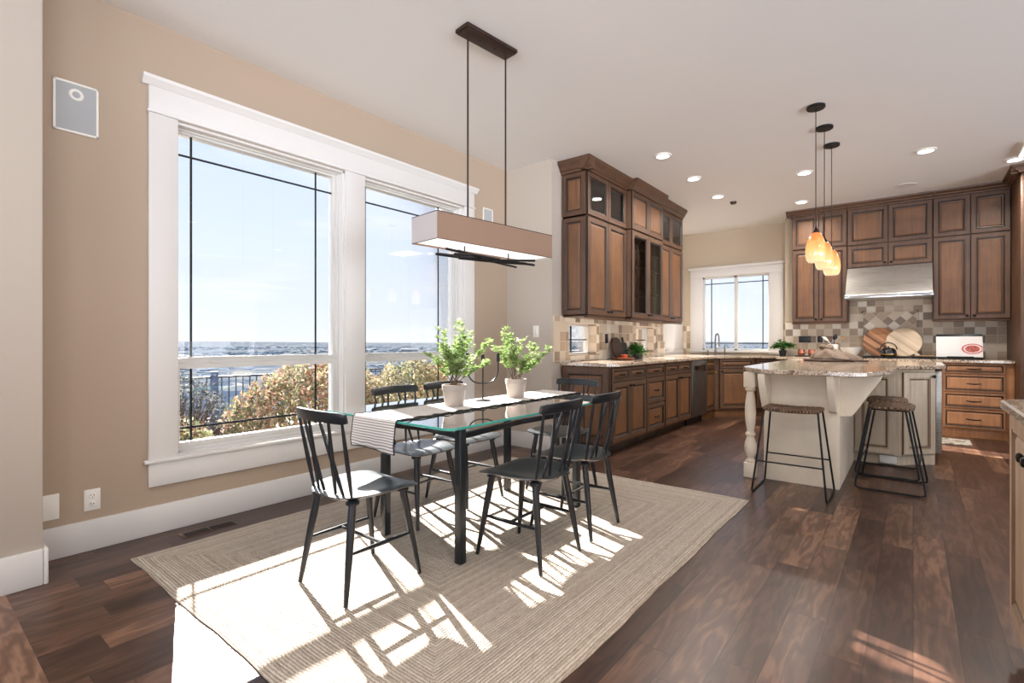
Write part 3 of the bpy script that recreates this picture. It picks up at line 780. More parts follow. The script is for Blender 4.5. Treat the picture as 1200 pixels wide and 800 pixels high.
# --- uppers on the left
XU = -2.563-.02; X2 = -2.50-.02
def upper(y0, y1, x, label, glass_top, glass_low, z0=1.385, end=False):
    t = thing('wall_cabinet', label, 'cabinet', (XK+.15, (y0+y1)/2, z0), 'wall cabinets over the window counter')
    mb = MB(); m = 'cabinet_wood'
    if glass_top or glass_low:   # open box with shelves
        s_ = .018
        mb.box((XK+.012, y0, z0), (XK+.03, y1, 2.86), m)
        mb.box((XK+.012, y0, z0), (x, y0+s_, 2.86), m, .001); mb.box((XK+.012, y1-s_, z0), (x, y1, 2.86), m, .001)
        for zz in (z0, 2.393, 2.842): mb.box((XK+.012, y0, zz), (x, y1, zz+s_), m, .001)
        if glass_low:
            for zz in (1.70, 1.99, 2.19): mb.box((XK+.03, y0+s_, zz), (x-.03, y1-s_, zz+.012), m)
        mb.box((x-.018, (y0+y1)/2-.02, z0), (x, (y0+y1)/2+.02, 2.86), m)
    else: mb.box((XK+.012, y0, z0), (x, y1, 2.86), m, .002)
    mb.build('body', t)
    mid = (y0+y1)/2; w = (y1-y0)/2-2*SP-.006
    for i, p in enumerate((y0+.008, mid+SP)):
        door(t, XF(x, p, z0+.01), w, 2.388-z0-.01, (w-.03 if i == 0 else .03, .04), glass=glass_low)
        door(t, XF(x, p, 2.408), w, .435, glass=glass_top)
    # light rail
    mb = MB(); mb.box((x-.03, y0, z0-.022), (x+.008, y1, z0), m, .003)
    mb.box((XK+.012, y0, z0-.012), (x-.03, y1, z0), m)
    mb.build('light_rail', t)
    # crown
    cp = [(-.03, 2.85), (.022, 2.85), (.026, 2.868), (.046, 2.885), (.052, 2.905), (.082, 2.94), (.088, 2.974), (-.03, 2.974)]
    mb = MB(); mb.prism(cp, y0-(.088 if end else .0), y1, m, X=frameM((x, 0, 0), (1, 0, 0), (0, 0, 1), (0, 1, 0)))
    if end: mb.prism([(q[0], q[1]) for q in cp], XK-.0, x+.088, m, X=frameM((0, y0, 0), (0, -1, 0), (0, 0, 1), (1, 0, 0)))
    mb.build('crown', t, ang=12)
    if end:
        mb = MB(); panel(mb, frameM((XK+.014, y0, z0+.01), (1, 0, 0), (0, 0, 1), (0, -1, 0)), x-XK-.016, 2.388-z0-.01, fr=.055)
        panel(mb, frameM((XK+.014, y0, 2.408), (1, 0, 0), (0, 0, 1), (0, -1, 0)), x-XK-.016, .435, fr=.055); mb.build('end_panel', t)
    return t
upper(4.442, 5.33, XU, 'brown wall cabinet nearest the dining area with dark glass doors on top of wooden doors', True, False, end=True)
u2 = upper(5.335, 6.25, X2, 'deeper brown wall cabinet in the middle of the window wall with tall glass doors', False, True)
upper(6.255, 7.12, XU, 'brown wall cabinet closest to the sink window with small glass doors on top', True, False)
# --- uppers on the range wall
YU = 8.15
def rupper(x0, x1, zb, label, rows, crownL=False, crown=True):
    t = thing('wall_cabinet', label, 'cabinet', ((x0+x1)/2, YU+.15, zb), 'wall cabinets along the range wall')
    mb = MB(); mb.box((x0, YU, zb), (x1, YR-.012, 2.90), 'cabinet_wood', .002); mb.build('body', t)
    w = (x1-x0)/2-.008
    for i in range(2):
        p = x0+.005 if i == 0 else (x0+x1)/2+.003
        for (za, zc, kn) in rows:
            door(t, XR(p, YU, za), w, zc-za, ((w-.03 if i == 0 else .03), .035) if kn else None)
    mb = MB(); mb.box((x0, YU-.006, zb-.022), (x1, YU+.03, zb), 'cabinet_wood', .003); mb.build('light_rail', t)
    cp = [(-.03, 2.89), (.02, 2.89), (.024, 2.905), (.045, 2.92), (.05, 2.935), (.078, 2.955), (.082, 2.974), (-.03, 2.974)]
    mb = MB(); mb.prism(cp, x0-(.07 if crownL else 0), x1, 'cabinet_wood', X=frameM((0, YU, 0), (0, -1, 0), (0, 0, 1), (1, 0, 0)))
    if crownL: mb.prism(cp, YU, YR-.012, 'cabinet_wood', X=frameM((x0, 0, 0), (-1, 0, 0), (0, 0, 1), (0, 1, 0)))
    mb.build('crown', t, ang=12)
    return t
rupper(-1.355, -.697, 1.385, 'brown wall cabinet left of the range hood with two tall and two short doors', [(1.395, 2.405, True), (2.425, 2.885, False)], crownL=True)
rupper(-.694, .190, 2.10, 'brown wall cabinet directly above the range hood', [(2.11, 2.395, True), (2.41, 2.885, False)])
rupper(.193, .884, 1.385, 'brown wall cabinet right of the range hood with two tall and two short doors', [(1.395, 2.395, True), (2.41, 2.885, False)])
# --- tall refrigerator enclosure
tp = thing('pantry_cabinet', 'tall brown refrigerator cabinet at the right end of the range wall', 'cabinet', (1.3, 8.1, 0))
mb = MB(); mb.box((.886, 7.48, 0), (.911, YR-.003, 2.9), 'cabinet_wood', .002); mb.box((1.855, 7.48, 0), (1.88, YR-.003, 2.9), 'cabinet_wood', .002)
mb.box((.911, 7.52, 1.86), (1.855, YR-.003, 2.9), 'cabinet_wood', .002); mb.build('body', tp)
for i in range(2):
    door(tp, XR(.917+.468*i, 7.52, 1.875), .462, .50, ((.43 if i == 0 else .03), .04)); door(tp, XR(.917+.468*i, 7.52, 2.405), .462, .48)
cp = [(-.03, 2.89), (.02, 2.89), (.024, 2.905), (.045, 2.92), (.05, 2.935), (.078, 2.955), (.082, 2.974), (-.03, 2.974)]
mb = MB(); mb.prism(cp, .81, 1.92, 'cabinet_wood', X=frameM((0, 7.48, 0), (0, -1, 0), (0, 0, 1), (1, 0, 0)))
mb.prism(cp, 7.41, 8.06, 'cabinet_wood', X=frameM((.886, 0, 0), (-1, 0, 0), (0, 0, 1), (0, 1, 0))); mb.build('crown', tp)
fr_ = thing('refrigerator', 'bright stainless refrigerator at the right edge of the kitchen', 'refrigerator', (1.33, 8.0, 0))
mb = MB(); mb.box((.925, 7.54, .02), (1.84, 8.45, 1.84), 'steel_dark', .004); mb.build('body', fr_)
for i in range(2):
    mb = MB(); mb.box((.925+.459*i, 7.47, .04), (.925+.459*i+.454, 7.54, 1.84), 'steel', .012); d = mb.build('door', fr_)
    mb = MB(); hx = .925+.459*i+(.40 if i == 0 else .054); mb.tube([(hx, 7.47, .75), (hx, 7.43, .77), (hx, 7.43, 1.55), (hx, 7.47, 1.57)], .011, 'chrome', 10); mb.build('handle', d)
# --- range hood
hd = thing('range_hood', 'wide stainless range hood with sloped front', 'range hood', (-.25, 8.2, 1.68))
pr = [(YR-.012, 2.097), (8.13, 2.097), (7.86, 1.735), (7.85, 1.70), (7.85, 1.672), (YR-.012, 1.672)]
mb = MB(); mb.prism(pr, -.694, .188, 'steel', .003, X=frameM((0, 0, 0), (0, 1, 0), (0, 0, 1), (1, 0, 0))); mb.build('canopy', hd)
mb = MB(); mb.box((-.70, 7.842, 1.672), (.194, 7.853, 1.712), 'chrome', .002); mb.build('front_lip', hd)
mb = MB(); mb.box((-.02, 7.839, 1.688), (.10, 7.844, 1.697), 'black_gloss', .001); mb.build('control_strip', hd)
# --- cooktop
ck = MB(); ck.box((-.515, 7.88, .9065), (.235, 8.215, .914), 'black_gloss', .003)
cko = thing('cooktop', 'black cooktop set into the granite below the range hood', 'cooktop', (-.21, 8.15, .907)); ck.build('surface', cko)
for i in range(3):
    g = MB(); x0 = -.50+.245*i
    for (a, b) in (((x0, 7.91), (x0+.22, 7.91)), ((x0, 8.19), (x0+.22, 8.19)), ((x0, 7.91), (x0, 8.19)), ((x0+.22, 7.91), (x0+.22, 8.19)), ((x0, 8.05), (x0+.22, 8.05)), ((x0+.11, 7.91), (x0+.11, 8.19))):
        g.box((min(a[0], b[0])-.006, min(a[1], b[1])-.006, .916), (max(a[0], b[0])+.006, max(a[1], b[1])+.006, .932), 'black_iron', .002)
    for xx in (x0, x0+.22):
        for yy in (7.91, 8.19): g.box((xx-.006, yy-.006, .912), (xx+.006, yy+.006, .918), 'black_iron')
    g.build('grate', cko)

# ------------------------------------------------------------------ island
isl = thing('kitchen_island', 'cream glazed kitchen island with turned corner post and bracketed seating overhang', 'island', (-.55, 5.6, 0))
mb = MB()
mb.box((-.955, 4.505, 0), (-.434, 5.80, .868), 'cream_paint', .003)
mb.prism([(-.96, 5.80), (-.46, 5.68), (-.10, 5.68), (-.09, 5.72), (.155, 5.965), (.155, 6.88), (-1.12, 6.88), (-1.12, 5.80)], .09, .868, 'cream_cab', .003)
mb.prism([(-.96, 5.82), (-.46, 5.73), (-.11, 5.73), (.12, 5.99), (.12, 6.84), (-1.08, 6.84), (-1.08, 5.82)], 0, .09, 'cream_cab', 0)
mb.build('body', isl)
# corner feet at the door bases
mb = MB(); mb.box((-.24, 5.70, .015), (-.115, 5.725, .085), 'plastic_white', .003); mb.build('toe_vent', isl)
mb = MB(); mb.prism([(.055, 5.875), (.155, 5.965), (.155, 6.0), (.03, 5.9)], 0, .09, 'cream_cab', .002); mb.build('foot', isl)
door(isl, XR(-.425, 5.68, .105), .30, .735, None, CREAM, fr=.062)
a = Vector((-.085, 5.722, 0)); b = Vector((.158, 5.965, 0)); Uv = (b-a).normalized(); Nv = Vector((Uv.y, -Uv.x, 0))
door(isl, frameM(a+Uv*.012+Z3*.105, Uv, Z3, Nv), (b-a).length-.03, .735, ((b-a).length-.065, .70), CREAM, fr=.062)
# wine cooler / appliance on the aisle side
mb = MB(); mb.box((.155, 6.02, .10), (.205, 6.62, .85), 'steel', .004); mb.build('appliance_door', isl)
# turned post
def post_prof():
    return [(.030, .115), (.036, .125), (.038, .135), (.030, .145), (.026, .16), (.034, .175), (.044, .20), (.048, .24), (.044, .28), (.034, .315), (.028, .335), (.036, .345), (.040, .355), (.036, .365), (.028, .375), (.030, .40), (.038, .45), (.043, .52), (.042, .58), (.036, .64), (.029, .69), (.026, .705), (.036, .715), (.044, .727), (.036, .738), (.030, .745)]
mb = MB(); px, py = -1.055, 4.50
mb.box((px-.044, py-.044, 0), (px+.044, py+.044, .12), 'cream_paint', .005)
mb.lathe([(r, z) for r, z in post_prof()], 'cream_paint', (px, py, 0), 28)
mb.box((px-.044, py-.044, .742), (px+.044, py+.044, .868), 'cream_paint', .005); mb.build('turned_post', isl)
# brackets: thick slanted corbels under the overhang
def corbel(y0, y1_, xc, w, name='bracket'):
    mb = MB(); prof = [(4.505, .868), (4.265, .868), (4.265, .835), (4.30, .76), (4.40, .60), (4.44, .585), (4.505, .575)]
    mb.prism(prof, xc-w/2, xc+w/2, 'cream_paint', .003, X=frameM((0, 0, 0), (0, 1, 0), (0, 0, 1), (1, 0, 0))); mb.build(name, isl)
corbel(0, 0, -.925, .05); corbel(0, 0, -.467, .05)
mb = MB(); prof = [(-.434, .868), (-.175, .868), (-.185, .84), (-.33, .60), (-.36, .555), (-.434, .55)]
mb.prism(prof, -4.61, -4.555, 'cream_paint', .003, X=frameM((0, 0, 0), (1, 0, 0), (0, 0, 1), (0, -1, 0))); mb.build('bracket', isl)
mb = MB(); mb.prism([(-1.15, 4.66), (-1.09, 4.52), (-1.0, 4.36), (-.93, 4.26), (-.86, 4.225), (-.32, 4.225), (-.25, 4.27), (-.155, 4.60), (-.115, 4.78), (-.105, 5.58), (-.07, 5.63), (.20, 5.93), (.235, 6.02), (.235, 6.93), (-1.16, 6.93)], .870, .906, 'granite', .006)
ic = mb.build('island_worktop'); tag(ic, 'glossy speckled granite top lying on the cream kitchen island', 'worktop')
# near cabinet at the right edge
nc = thing('base_cabinet', 'pale blond base cabinet with black knobs at the right edge of the photo', 'cabinet', (.6, 1.9, 0))
mb = MB(); mb.box((.297, 1.20, .10), (.92, 2.60, .868), 'blond_cab', .003); mb.box((.34, 1.20, 0), (.92, 2.57, .10), 'blond_cab'); mb.build('body', nc)
def XM(x, y, z): return frameM((x, y, z), (0, -1, 0), (0, 0, 1), (-1, 0, 0))
for i in range(3):
    door(nc, XM(.297, 2.585-i*.46, .125), .452, .73, ((.415 if i % 2 == 0 else .035), .64), BLOND, fr=.062)
mb = MB(); mb.prism([(.30, 2.63), (.252, 2.58), (.252, 1.18), (.95, 1.18), (.95, 2.63)], .870, .906, 'granite', .006)
pc = mb.build('side_worktop'); tag(pc, 'granite worktop on the pale cabinet at the right edge', 'worktop')

# ------------------------------------------------------------------ rug
rx0, ry0, rx1, ry1 = RUG
mb = MB(); rg = random.Random(3)
nx, ny = 60, 80; vs = []; fs = []
def edge_w(t, s): return .004*math.sin(t*7+s)+.0015*math.sin(t*23+s*2)
for lay, z in ((0, .001), (1, .011)):
    for j in range(ny+1):
        for i in range(nx+1):
            u = i/nx; v = j/ny
            x = rx0+(rx1-rx0)*u; y = ry0+(ry1-ry0)*v
            if i == 0: x += edge_w(y, 1)
            if i == nx: x += edge_w(y, 2)
            if j == 0: y += edge_w(x, 3)
            if j == ny: y += edge_w(x, 4)
            e = lay and (i in (0, nx) or j in (0, ny))
            vs.append((x, y, z-(.004 if e else 0)))
F_ = (nx+1)*(ny+1)
for j in range(ny):
    for i in range(nx):
        a = j*(nx+1)+i
        fs.append((a, a+nx+1, a+nx+2, a+1)); fs.append((F_+a, F_+a+1, F_+a+nx+2, F_+a+nx+1))
for i in range(nx):
    fs.append((i, i+1, F_+i+1, F_+i)); b = ny*(nx+1)+i; fs.append((b+1, b, F_+b, F_+b+1))
for j in range(ny):
    a = j*(nx+1); fs.append((a+nx+1, a, F_+a, F_+a+nx+1)); b = a+nx; fs.append((b, b+nx+1, F_+b+nx+1, F_+b))
mb.add(vs, fs, 'jute'); ro = mb.build('jute_rug', org=((rx0+rx1)/2, (ry0+ry1)/2, 0), ang=60)
tag(ro, 'large woven beige jute rug under the dining table', 'rug')
RZ = .0112

# ------------------------------------------------------------------ dining table
tc = thing('dining_table', 'rectangular glass dining table on dark square metal legs', 'table', (-2.075, 2.365, RZ))
mb = MB()
def rrect(x0, y0, x1, y1, r, n=6):
    out = []
    for cx, cy, a0 in ((x1-r, y1-r, 0), (x0+r, y1-r, 90), (x0+r, y0+r, 180), (x1-r, y0+r, 270)):
        for k in range(n+1):
            a = R(a0+90*k/n); out.append((cx+r*math.cos(a), cy+r*math.sin(a)))
    return out
mb.prism(rrect(-2.575, 1.545, -1.575, 3.225, .045), .726, .738, 'table_glass', .0015, mside='glass_edge'); mb.build('glass_top', tc)
LEG = [(-2.37, 1.81), (-1.772, 1.81), (-1.772, 2.92), (-2.37, 2.92)]
for (x, y) in LEG:
    mb = MB(); mb.box((x-.021, y-.021, RZ+.001), (x+.021, y+.021, .722), 'table_metal', .003); lg = mb.build('leg', tc)
    mb = MB(); mb.lathe([(.014, .7215), (.014, .7262)], 'chrome', (x, y, 0), 14); mb.build('standoff', lg)
MID = [(-2.07, 1.855), (-1.815, 2.365), (-2.07, 2.875), (-2.327, 2.365)]
for i in range(4):
    a = Vector((*LEG[i], 0)); b = Vector((*LEG[(i+1) % 4], 0)); m_ = Vector((*MID[i], 0))
    mb = MB()
    for (p, q) in ((a, m_), (m_, b)):
        d = (q-p); Ln = d.length; d.normalize(); n = Vector((-d.y, d.x, 0))
        mb.box((0, -.011, .632), (Ln, .011, .660), 'table_metal', .002, X=frameM(p, d, n, Z3))
    mb.build('rail', tc)

# ------------------------------------------------------------------ spindle chairs (face +Y locally)
def make_chair():
    t = thing('dining_chair', 'x', 'chair', (0, 0, 0), 'black spindle chairs around the glass table')
    SZ = .445
    # saddle seat
    mb = MB(); nx, ny = 16, 14; top = []; bot = []
    def outline(u, v):
        # u,v in -1..1 -> rounded trapezoid: squarish front, rounder rear
        wy = .198
        w_ = .205 if v > 0 else .205-.02*abs(v)**2
        # superellipse mapping
        e = 8.0 if v > 0 else 2.9
        m_ = max(abs(u), abs(v)); 
        if m_ < 1e-6: return 0, 0
        uu, vv = u/m_, v/m_
        s_ = (abs(uu)**e+abs(vv)**e)**(-1/e)
        return u*s_*w_, v*s_*wy
    vs = []
    for lay in (0, 1):
        for j in range(ny+1):
            for i in range(nx+1):
                u = -1+2*i/nx; v = -1+2*j/ny; x, y = outline(u, v)
                dish = -.016*max(0, 1-(x/.16)**2)*max(0, 1-((y+.04)/.17)**2)
                lip = .006*(abs(x)/.2)**2-.010*max(0, y/.2)**3
                rim = max(abs(u), abs(v))
                z = SZ+dish+lip
                if lay == 0: z -= .020-(.010 if rim > .99 else 0)
                elif rim > .99: z -= .004
                vs.append((x, y, z))
    fs = []; Q = (nx+1)*(ny+1)
    for j in range(ny):
        for i in range(nx):
            a = j*(nx+1)+i; fs.append((a, a+nx+1, a+nx+2, a+1)); fs.append((Q+a, Q+a+1, Q+a+nx+2, Q+a+nx+1))
    for i in range(nx):
        fs.append((i, i+1, Q+i+1, Q+i)); b = ny*(nx+1)+i; fs.append((b+1, b, Q+b, Q+b+1))
    for j in range(ny):
        a = j*(nx+1); fs.append((a+nx+1, a, Q+a, Q+a+nx+1)); b = a+nx; fs.append((b, b+nx+1, Q+b+nx+1, Q+b))
    mb.add(vs, fs, 'seat_black'); mb.build('seat', t, ang=50)
    tops = {}; feet = {}
    for sx in (-1, 1):
        for sy in (-1, 1):
            tp = Vector((sx*.135, sy*.135, SZ-.024)); ft = Vector((sx*.182, sy*.200, .004))
            tops[sx, sy] = tp; feet[sx, sy] = ft
            mb = MB(); mb.tube([tp, tp.lerp(ft, .25), tp.lerp(ft, .55), ft], [.0165, .0175, .0155, .0095], 'chair_black', 12)
            mb.lathe([(.030, 0), (.030, .008), (.018, .016)], 'chair_black', (tp.x, tp.y, tp.z-.012), 12)
            lg = mb.build('leg', t)
    def at(sx, sy, z):
        a, b = tops[sx, sy], feet[sx, sy]; k = (a.z-z)/(a.z-b.z); return a.lerp(b, k)
    for sx in (-1, 1):
        a, b = at(sx, -1, .205), at(sx, 1, .205); mb = MB()
        mb.tube([a, a.lerp(b, .25), a.lerp(b, .5), a.lerp(b, .75), b], [.0065, .0085, .0105, .0085, .0065], 'chair_black', 10); mb.build('stretcher', t)
    a = at(-1, -1, .205).lerp(at(-1, 1, .205), .5); b = at(1, -1, .205).lerp(at(1, 1, .205), .5)
    mb = MB(); mb.tube([a, b], .008, 'chair_black', 10); mb.build('stretcher', t)
    # top rail, curved
    RH = .790; mb = MB(); n = 18; prof = [(-.011, -.024), (.011, -.024), (.0125, -.016), (.0125, .016), (.009, .024), (-.009, .024), (-.0125, .016), (-.0125, -.016)]
    def rail_c(t_): return Vector((t_*.190, -.238+.034*t_*t_, RH-.004*t_*t_))
    vs = []; fs = []
    for i in range(n+1):
        t_ = -1+2*i/n; c_ = rail_c(t_); tg = Vector((.192, .08*t_, 0)).normalized(); nn = Vector((-tg.y, tg.x, 0))
        s_ = 1 if abs(t_) < .97 else .8
        for (a_, b_) in prof:
            lean = Vector((0, -.22*b_, b_)); vs.append(c_+nn*a_*s_+lean*s_)
    P_ = len(prof)
    for i in range(n):
        for k in range(P_): fs.append((i*P_+k, (i+1)*P_+k, (i+1)*P_+(k+1) % P_, i*P_+(k+1) % P_))
    fs.append(tuple(range(P_))); fs.append(tuple(n*P_+k for k in range(P_))[::-1])
    mb.add(vs, fs, 'chair_black'); mb.build('top_rail', t, ang=40)
    tt = [-.90, -.52, -.22, .22, .52, .90]; bb = [-.150, -.045, -.098, .098, .045, .150]
    for k in range(6):
        a = rail_c(tt[k])+Vector((0, 0, -.018)); by = -.150-.012*(1-(bb[k]/.15)**2); b = Vector((bb[k], by, SZ-.004))
        mb = MB(); mb.tube([a, a.lerp(b, .35), a.lerp(b, .62), b], [.0062, .0088, .0098, .0062], 'chair_black', 10); mb.build('spindle', t)
    return t
ch = make_chair()
spots = [((-2.025, 1.405), 0, 'black spindle chair at the near end of the glass table with a sunlit seat'),
         ((-2.47, 2.135), -88, 'black spindle chair on the window side of the table, nearer the striped runner end'),
         ((-2.50, 2.595), -90, 'black spindle chair on the window side, behind the front potted plant'),
         ((-1.58, 2.125), 91, 'black spindle chair on the room side beside the front right table leg'),
         ((-1.60, 2.62), 93, 'black spindle chair on the room side, its back overlapping the brown base cabinets'),
         ((-2.08, 3.215), 178, 'black spindle chair at the far end of the table, before the cabinet end panel')]
for i, ((x, y), a, lab) in enumerate(spots):
    o = ch if i == 0 else copy_tree(ch)
    o.location = (x, y, RZ); o.rotation_euler = (0, 0, R(a)); o['label'] = lab

# ------------------------------------------------------------------ runner on the table
mb = MB(); rx_a, rx_b = -2.275, -1.93; zt = .7395
path = []
ynear, yfar = 1.545, 3.225
path += [(ynear-.016, .585), (ynear-.022, .62), (ynear-.016, .68), (ynear-.013, .716), (ynear-.011, .732), (ynear-.004, zt+.0018), (ynear+.006, zt+.001)]
for i in range(1, 40): path.append((ynear+(yfar-ynear)*i/40, zt))
path += [(yfar-.006, zt+.001), (yfar+.004, zt+.0018), (yfar+.011, .732), (yfar+.013, .716), (yfar+.014, .66), (yfar+.012, .585)]
nx = 12; vs = []; fs = []; P_ = len(path)
for lay in (0, 1):
    for i, (y, z) in enumerate(path):
        for k in range(nx+1):
            u = k/nx; x = rx_a+(rx_b-rx_a)*u
            drop = max(0, .72-z)
            w_ = .006*math.sin(u*9+1)*drop*8 if y < 2 else .004*math.sin(u*7)*drop*8
            yy = y+(-abs(w_) if y < 2 else abs(w_)); zz = z+(.006*math.sin(u*5) if drop > .1 else 0)
            dirn = Vector((0, 0, 1))
            if z < .73: dirn = Vector((0, -1 if y < 2 else 1, 0))
            p = Vector((x, yy, zz))+dirn*(.0022 if lay else 0); vs.append(p)
Q = P_*(nx+1)
for i in range(P_-1):
    for k in range(nx):
        a = i*(nx+1)+k; fs.append((a, a+nx+1, a+nx+2, a+1)); fs.append((Q+a, Q+a+1, Q+a+nx+2, Q+a+nx+1))
mb.add(vs, fs, 'runner_cloth')
ru = mb.build('table_runner', ang=80); tag(ru, 'pale table runner with dark piping hanging over both ends of the glass table', 'table runner')
mb = MB()
for u in (0, nx):
    mb.tube([vs[Q+i*(nx+1)+u] for i in range(P_)], .0034, 'black_plastic', 6)
mb.tube([vs[Q+k] for k in range(nx+1)], .0034, 'black_plastic', 6); mb.tube([vs[Q+(P_-1)*(nx+1)+k] for k in range(nx+1)], .0034, 'black_plastic', 6)
mb.build('piping', ru)
# wavy cord trim along the room side
mb = MB(); pts = []
for i in range(140):
    y = 1.56+1.655*i/139; pts.append((rx_b+.012+.009*math.sin(i*.55+.6*math.sin(i*.13)), y, zt+.006+.002*math.sin(i*.8)))
mb.tube(pts, .0032, 'black_plastic', 5); mb.build('cord_trim', ru)

# ------------------------------------------------------------------ potted plants on the table
def leaf_quad(mb, p, d, up, L, W, m):
    d = d.normalized(); s_ = d.cross(up)
    if s_.length < 1e-4: s_ = d.cross(Vector((1, 0, 0)))
    s_.normalize(); n = s_.cross(d)
    a = p; b = p+d*L*.45+s_*W*.5+n*L*.06; c_ = p+d*L; e = p+d*L*.45-s_*W*.5+n*L*.06
    mb.add([a, b, c_, e], [(0, 1, 2), (0, 2, 3)], m)
def leafy_plant(name, label, c, branches, pot_r=.072, pot_h=.125, leafL=.020, group=None, seed=1, m='leaf_lime'):
    rr = random.Random(seed); z0 = c[2]
    t = thing(name, label, 'plant', c, group)
    mb = MB(); r0, r1 = pot_r*.76, pot_r
    mb.lathe([(r0*.96, z0), (r0, z0+.004), (r1*.955, z0+pot_h*.72), (r1, z0+pot_h*.74), (r1*1.02, z0+pot_h-.004), (r1*.99, z0+pot_h), (r1*.9, z0+pot_h), (r1*.88, z0+pot_h-.016)], 'pot_grey', (c[0], c[1], 0), 32); pot = mb.build('pot', t)
    mb = MB(); mb.lathe([(0, z0+pot_h-.014), (r1*.5, z0+pot_h-.012), (r1*.9, z0+pot_h-.016), (r1*.88, z0+pot_h-.03), (0, z0+pot_h-.03)], 'soil', (c[0], c[1], 0), 20); mb.build('soil', pot)
    st = MB(); lf = MB()
    for (az, reach, hgt, dens) in branches:
        base = Vector((c[0]+rr.uniform(-.02, .02), c[1]+rr.uniform(-.02, .02), z0+pot_h-.016))
        dx, dy = math.cos(R(az)), math.sin(R(az)); n = 9; pts = []
        for i in range(n):
            u = i/(n-1); k = u**1.25
            pts.append(base+Vector((dx*reach*k+rr.uniform(-.005, .005), dy*reach*k+rr.uniform(-.005, .005), hgt*u)))
        st.tube(pts, [.0035*(1-.7*i/(n-1)) for i in range(n)], 'twig', 5)
        side = []
        for i in range(3, n):
            for q in range(2):
                if rr.random() < .75:
                    a_ = rr.uniform(0, 2*PI); l_ = rr.uniform(.03, .065)*(1.25-.5*i/n); e = pts[i]+Vector((math.cos(a_)*l_, math.sin(a_)*l_, l_*rr.uniform(.2, .9)))
                    st.tube([pts[i], e], [.0018, .001], 'twig', 4); side.append((pts[i], e))
        segs = [(pts[i], pts[i+1]) for i in range(3, n-1)]+side
        for (p, q) in segs:
            for _ in range(int(dens*1.7)):
                s_ = p.lerp(q, rr.uniform(.1, 1.05)); a_ = rr.uniform(0, 2*PI)
                d = Vector((math.cos(a_), math.sin(a_), rr.uniform(-.15, .9)))
                L = leafL*rr.uniform(.7, 1.25); leaf_quad(lf, s_+d*.003, d, Vector((rr.uniform(-.4, .4), rr.uniform(-.4, .4), 1)), L, L*.62, m)
    st.build('stems', t); lf.build('leaves', t, smooth=False)
    return t
TZ = .7425
# azimuth: 38 deg points away from camera-right; -52..-40 ~ towards camera right
leafy_plant('potted_plant', 'front leafy lime-green plant in a pale grey pot on the table runner', (-2.11, 2.105, TZ),
    [(200, .09, .24, 11), (215, .05, .31, 11), (160, .10, .20, 10), (30, .05, .36, 11), (60, .10, .30, 10), (45, .22, .26, 11), (40, .20, .14, 11), (-20, .12, .16, 9), (120, .09, .26, 10), (230, .12, .17, 10), (20, .06, .28, 10)], group='twin leafy plants on the dining table', seed=5, leafL=.024)
leafy_plant('potted_plant', 'back leafy lime-green plant in a pale grey pot, beyond the black candelabrum', (-2.105, 2.685, TZ),
    [(215, .09, .33, 11), (200, .04, .30, 10), (235, .11, .22, 10), (170, .08, .22, 9), (40, .22, .20, 12), (35, .13, .24, 11), (50, .19, .13, 10), (-30, .11, .14, 9), (250, .07, .25, 9), (60, .05, .26, 9)], group='twin leafy plants on the dining table', seed=11, leafL=.024)

# candelabrum
cd = thing('candelabrum', 'black three-cup candelabrum with U-shaped arms between the two potted plants', 'candle holder', (-2.15, 2.40, TZ))
mb = MB(); cx, cy = -2.15, 2.40
mb.lathe([(.050, TZ), (.050, TZ+.004), (.030, TZ+.007), (.006, TZ+.012), (.0045, TZ+.02), (.0045, TZ+.245)], 'black_iron', (cx, cy, 0), 28); mb.build('stand', cd)
rdir = Vector((.70, .714, 0)); mb = MB(); pts = []
for i in range(21):
    a = PI+PI*i/20; pts.append(Vector((cx, cy, TZ+.205))+rdir*(.098*math.copysign(abs(math.cos(a))**.7, math.cos(a)))+Z3*(.095*math.sin(a)))
pts = [pts[0]+Z3*.05]+pts+[pts[-1]+Z3*.05]
mb.tube(pts, .0045, 'black_iron', 10); mb.build('arm', cd)
for s_ in (-1, 0, 1):
    mb = MB(); b = Vector((cx, cy, TZ+(.245 if s_ else .235)))+rdir*.098*s_
    mb.lathe([(.0045, 0), (.010, .004), (.0105, .058), (.0095, .058), (.0085, .02), (0, .018)], 'black_iron', tuple(b), 16); mb.build('candle_cup', cd)

# ------------------------------------------------------------------ linear chandelier
lc = thing('linear_chandelier', 'long rectangular fabric chandelier with black twig bars hanging over the table', 'chandelier', (-2.05, 2.33, 1.68))
lc.rotation_euler = (0, 0, 0)
RA = Matrix.Translation((-2.05, 2.33, 0)) @ Matrix.Rotation(R(-7), 4, 'Z')
def rb(mb, a, b, m, bev=0): mb.box(a, b, m, bev, X=RA)
mb = MB(); rb(mb, (-.058, -.205, CEIL-.022), (.058, .205, CEIL), 'bronze', .003); rb(mb, (-.05, -.197, CEIL-.03), (.05, .197, CEIL-.021), 'bronze', .002)
cn = mb.build('ceiling_canopy', lc)
mb = MB()
for yy in (-.06, .06): mb.lathe([(.006, CEIL-.034), (.006, CEIL-.029)], 'black_iron', tuple(RA @ Vector((0, yy, 0))), 10)
mb.build('screw', cn)
for yy in (-.155, .155):
    mb = MB(); p = RA @ Vector((0, yy, 0)); mb.tube([(p.x, p.y, CEIL-.028), (p.x, p.y, 1.80)], .0055, 'bronze', 10); mb.lathe([(.010, 1.822), (.010, 1.85), (.006, 1.858)], 'bronze', (p.x, p.y, 0), 12); mb.build('rod', lc)
hw, hl, zb, zt_ = .122, .465, 1.672, 1.823
mb = MB(); e = .003
rb(mb, (hw-e, -hl, zb), (hw, hl, zt_), 'shade_fabric'); rb(mb, (-hw, -hl, zb), (-hw+e, hl, zt_), 'shade_fabric')
